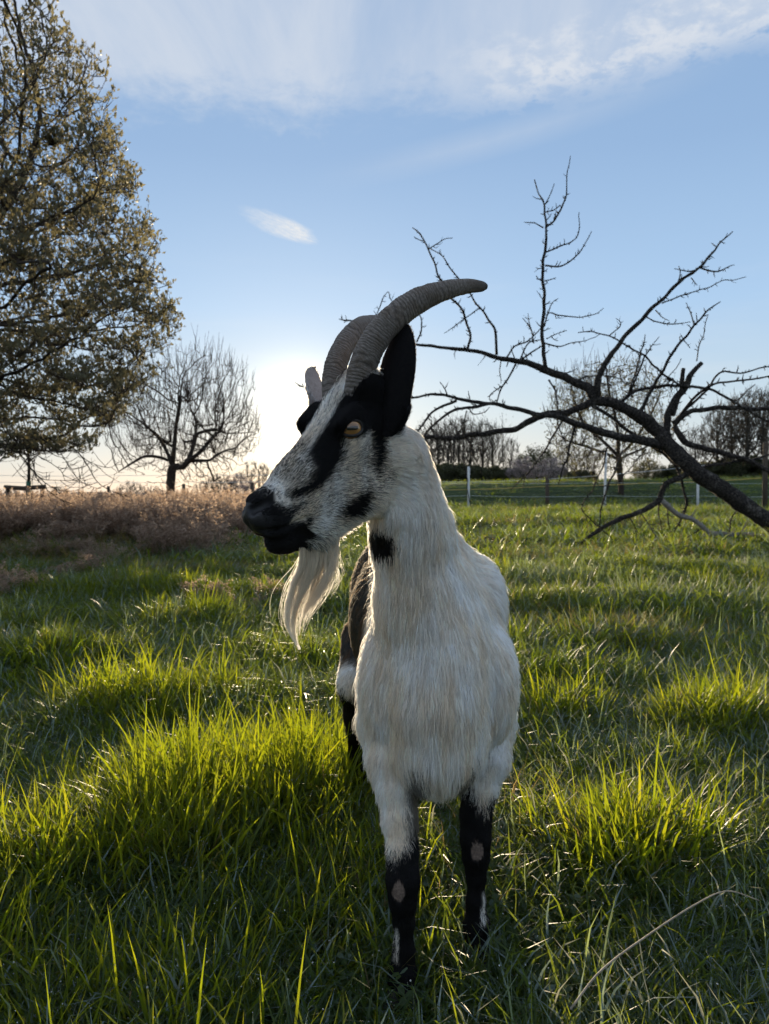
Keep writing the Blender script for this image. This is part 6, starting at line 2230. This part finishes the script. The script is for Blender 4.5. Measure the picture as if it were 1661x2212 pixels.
cs2_ = spline(np.array([hp(u_, v_, s_) for u_, v_, s_ in [(726, 885, -0.016), (720, 836, -0.026), (724, 800, -0.031), (734, 768, -0.037), (752, 735, -0.045), (780, 708, -0.056), (815, 698, -0.070), (840, 694, -0.085), (860, 694, -0.102), (872, 698, -0.122)]]), NR)
for sg in (1, -1):
    C3 = cs_ if sg > 0 else cs2_
    Wd = HP0 + C3 @ HM
    T = np.gradient(Wd, axis=0)
    T /= np.linalg.norm(T, axis=1)[:, None]
    side = HS * sg
    V, RC = [], []
    th = np.linspace(0, 2 * math.pi, NS, endpoint=False)
    for k_ in range(NR):
        B2 = side - T[k_] * (side @ T[k_])
        B2 /= np.linalg.norm(B2)
        A2 = np.cross(T[k_], B2)
        frq = arc[k_] / 0.0056 + 0.9 * math.sin(arc[k_] * 61) + 0.5 * math.sin(arc[k_] * 143 + sg)
        phase = frq + 0.18 * np.sin(2 * th + k_ * 0.013) + 0.55 * pnoise(np.stack([np.cos(th) * 1.6, np.sin(th) * 1.6, np.full(NS, arc[k_] * 40)], 1))
        ridge = (np.sin(phase * 2 * math.pi) * 0.5 + 0.5) ** 0.7
        big = np.sin(arc[k_] * 2 * math.pi / 0.031 + 0.6 * np.sin(th)) * 0.5
        fade = float(1 - sst(np.array([u1[k_]]), 0.62, 0.92)[0])
        lump = pnoise(np.stack([np.cos(th) * 2.5, np.sin(th) * 2.5, np.full(NS, arc[k_] * 90)], 1))
        rr = rs_[k_] * (1.0 if sg > 0 else 0.84) * (1 + fade * (0.040 * ridge * (0.7 + 0.6 * np.abs(lump)) + 0.022 * big) + 0.042 * lump)
        keel = 1 + 0.10 * np.clip(np.cos(th), 0, 1) ** 3
        V.append(Wd[k_] + (rr * keel * np.cos(th) * 1.06)[:, None] * A2 + (rr * 0.80 * np.sin(th))[:, None] * B2)
        RC.append(np.stack([(1 - ridge) ** 2 * fade, th / (2 * math.pi), np.full(NS, u1[k_])], 1))
    V = np.concatenate(V)
    a_ = np.arange(NS)
    b_ = (a_ + 1) % NS
    F = np.concatenate([np.stack([k_ * NS + a_, (k_ + 1) * NS + a_, (k_ + 1) * NS + b_, k_ * NS + b_], 1) for k_ in range(NR - 1)])
    me = mesh_np('horn', V, F if sg > 0 else F[:, ::-1])
    set_col(me, 'ring', np.concatenate(RC))
    child('horn', me, m_horn)


# --- ears: a cupped leaf with thickness, then short hair on it
def ear(base_, tip_, width, open_dir, name, black, bend=0.01):
    base_, tip_ = np.asarray(base_), np.asarray(tip_)
    ax = tip_ - base_
    Lh = np.linalg.norm(ax)
    ax /= Lh
    od = np.asarray(open_dir, float)
    od = od - ax * (od @ ax)
    od /= np.linalg.norm(od)
    sd = np.cross(ax, od)
    NU, NV = 34, 17
    V = []
    for layer in (0, 1):
        for i in range(NU):
            t = i / (NU - 1)
            wv = width * 0.5 * (0.74 + 0.75 * t - 0.55 * t * t) * (1 - max(0, (t - 0.50) / 0.50) ** 2.0) ** 0.62 * (0.35 + 0.65 * min(1, t / 0.16) ** 0.6) if t < 1 else 0.0
            wv = max(wv, 0.0008)
            for j in range(NV):
                s_ = -1 + 2 * j / (NV - 1)
                cup = (1 - s_ * s_) * (0.55 - 0.35 * t) * wv + 0.012 * max(0, 1 - t / 0.15) ** 2
                thick = 0.0022 * (1 - abs(s_) ** 3) * (1 - t ** 6) + 0.0004
                V.append(base_ + ax * (t * Lh) + sd * (s_ * wv) - od * (cup - (thick if layer else -thick)) - od * (bend * math.sin(t * math.pi)))
    V = np.array(V)
    nn = NU * NV
    F = []
    for i in range(NU - 1):
        for j in range(NV - 1):
            q = [i * NV + j, i * NV + j + 1, (i + 1) * NV + j + 1, (i + 1) * NV + j]
            F.append(q)
            F.append([nn + k_ for k_ in q[::-1]])
    for i in range(NU - 1):
        for j in (0, NV - 1):
            q = [i * NV + j, (i + 1) * NV + j, nn + (i + 1) * NV + j, nn + i * NV + j]
            F.append(q if j else q[::-1])
    for j in range(NV - 1):
        i = NU - 1
        F.append([i * NV + j, nn + i * NV + j, nn + i * NV + j + 1, i * NV + j + 1])
    F = np.array(F)
    me = mesh_np('ear', V, F)
    me.materials.append(m_earb if black else m_earw)
    o = child('ear', me, None)
    N = normals(V, F)
    NHE = 16000
    fi = rng.choice(len(F), NHE)
    a_, b_ = rng.random(NHE), rng.random(NHE)
    Q = F[fi]
    R = (V[Q[:, 0]] * ((1 - a_) * (1 - b_))[:, None] + V[Q[:, 1]] * (a_ * (1 - b_))[:, None] + V[Q[:, 2]] * (a_ * b_)[:, None] + V[Q[:, 3]] * ((1 - a_) * b_)[:, None])
    Nn = N[Q[:, 0]]
    d = ax[None] + rng.normal(0, 0.22, (NHE, 3))
    d = d - Nn * (d * Nn).sum(1)[:, None]
    d /= np.linalg.norm(d, axis=1)[:, None]
    ln2 = rng.uniform(0.003, 0.0065, NHE) * (1 + 1.6 * (((R - base_) @ ax / Lh) < 0.22))
    K = 4
    pp = np.zeros((NHE, K, 3))
    for k_, t in enumerate(np.linspace(0, 1, K)):
        pp[:, k_] = R + d * (ln2 * t)[:, None] + Nn * (ln2 * 0.42 * t * (1 - 0.4 * t))[:, None]
    cb = np.array([0.014, 0.014, 0.016]) if black else np.array([0.52, 0.48, 0.46])
    cN = np.clip(cb[None] * (1 + rng.normal(0, 0.15, (NHE, 1))), 0.003, 0.9)
    if not black:
        dk = rng.random(NHE) < 0.3
        cN[dk] = (0.05, 0.045, 0.045)
    hair_object('ear_hair', pp, np.full(NHE, 0.00024), cN, m_hair, o)
    return o


m_earb = simple_mat('ear_black', (0.006, 0.006, 0.007), (0.010, 0.009, 0.009), 200, 0.9, 0.1, 0.1)
m_earw = simple_mat('ear_pale', (0.38, 0.33, 0.31), (0.26, 0.22, 0.21), 120, 0.8, 0.1)
eb = at(843, 945, 1.168)
et = at(876, 700, 1.165)
ear(eb, et, 0.066, (0.55, 0.85, 0.05), 'ear', True, 0.006)
fb_ = hw(*hp(686, 872, -0.050))
ft = at(679, 797, fb_[1] + 0.10)
ear(fb_, ft, 0.044, (0.7, -0.7, 0.2), 'ear', False, 0.003)

# --- hooves: two claws on every foot
m_hoof = simple_mat('hoof', (0.020, 0.017, 0.015), (0.045, 0.036, 0.028), 120, 0.5, 0.3, 0.4)
for u_, v_, Y_ in ((868, 2150, 1.215), (1028, 2045, 1.335), (771, 1755, 2.0), (937, 1782, 1.95)):
    c_ = at(u_, v_, Y_)
    ac = []
    V, F = [], []
    for sg in (-1, 1):
        n0 = len(V)
        for q, (zz, rx, ry, oy) in enumerate(((0.052, 0.010, 0.016, 0.0), (0.034, 0.0125, 0.022, -0.005), (0.012, 0.0135, 0.027, -0.011), (0.0, 0.0140, 0.030, -0.014), (0.0, 0.001, 0.002, -0.014))):
            for j in range(12):
                a_ = 2 * math.pi * j / 12
                V.append((c_[0] + sg * 0.0135 + rx * math.cos(a_), c_[1] + oy + ry * math.sin(a_), zz))
        for q in range(4):
            for j in range(12):
                F.append((n0 + q * 12 + j, n0 + (q + 1) * 12 + j, n0 + (q + 1) * 12 + (j + 1) % 12, n0 + q * 12 + (j + 1) % 12))
        F2 = [n0 + j for j in range(12)]
    child('hoof', mesh_np('hoof', V, F), m_hoof)
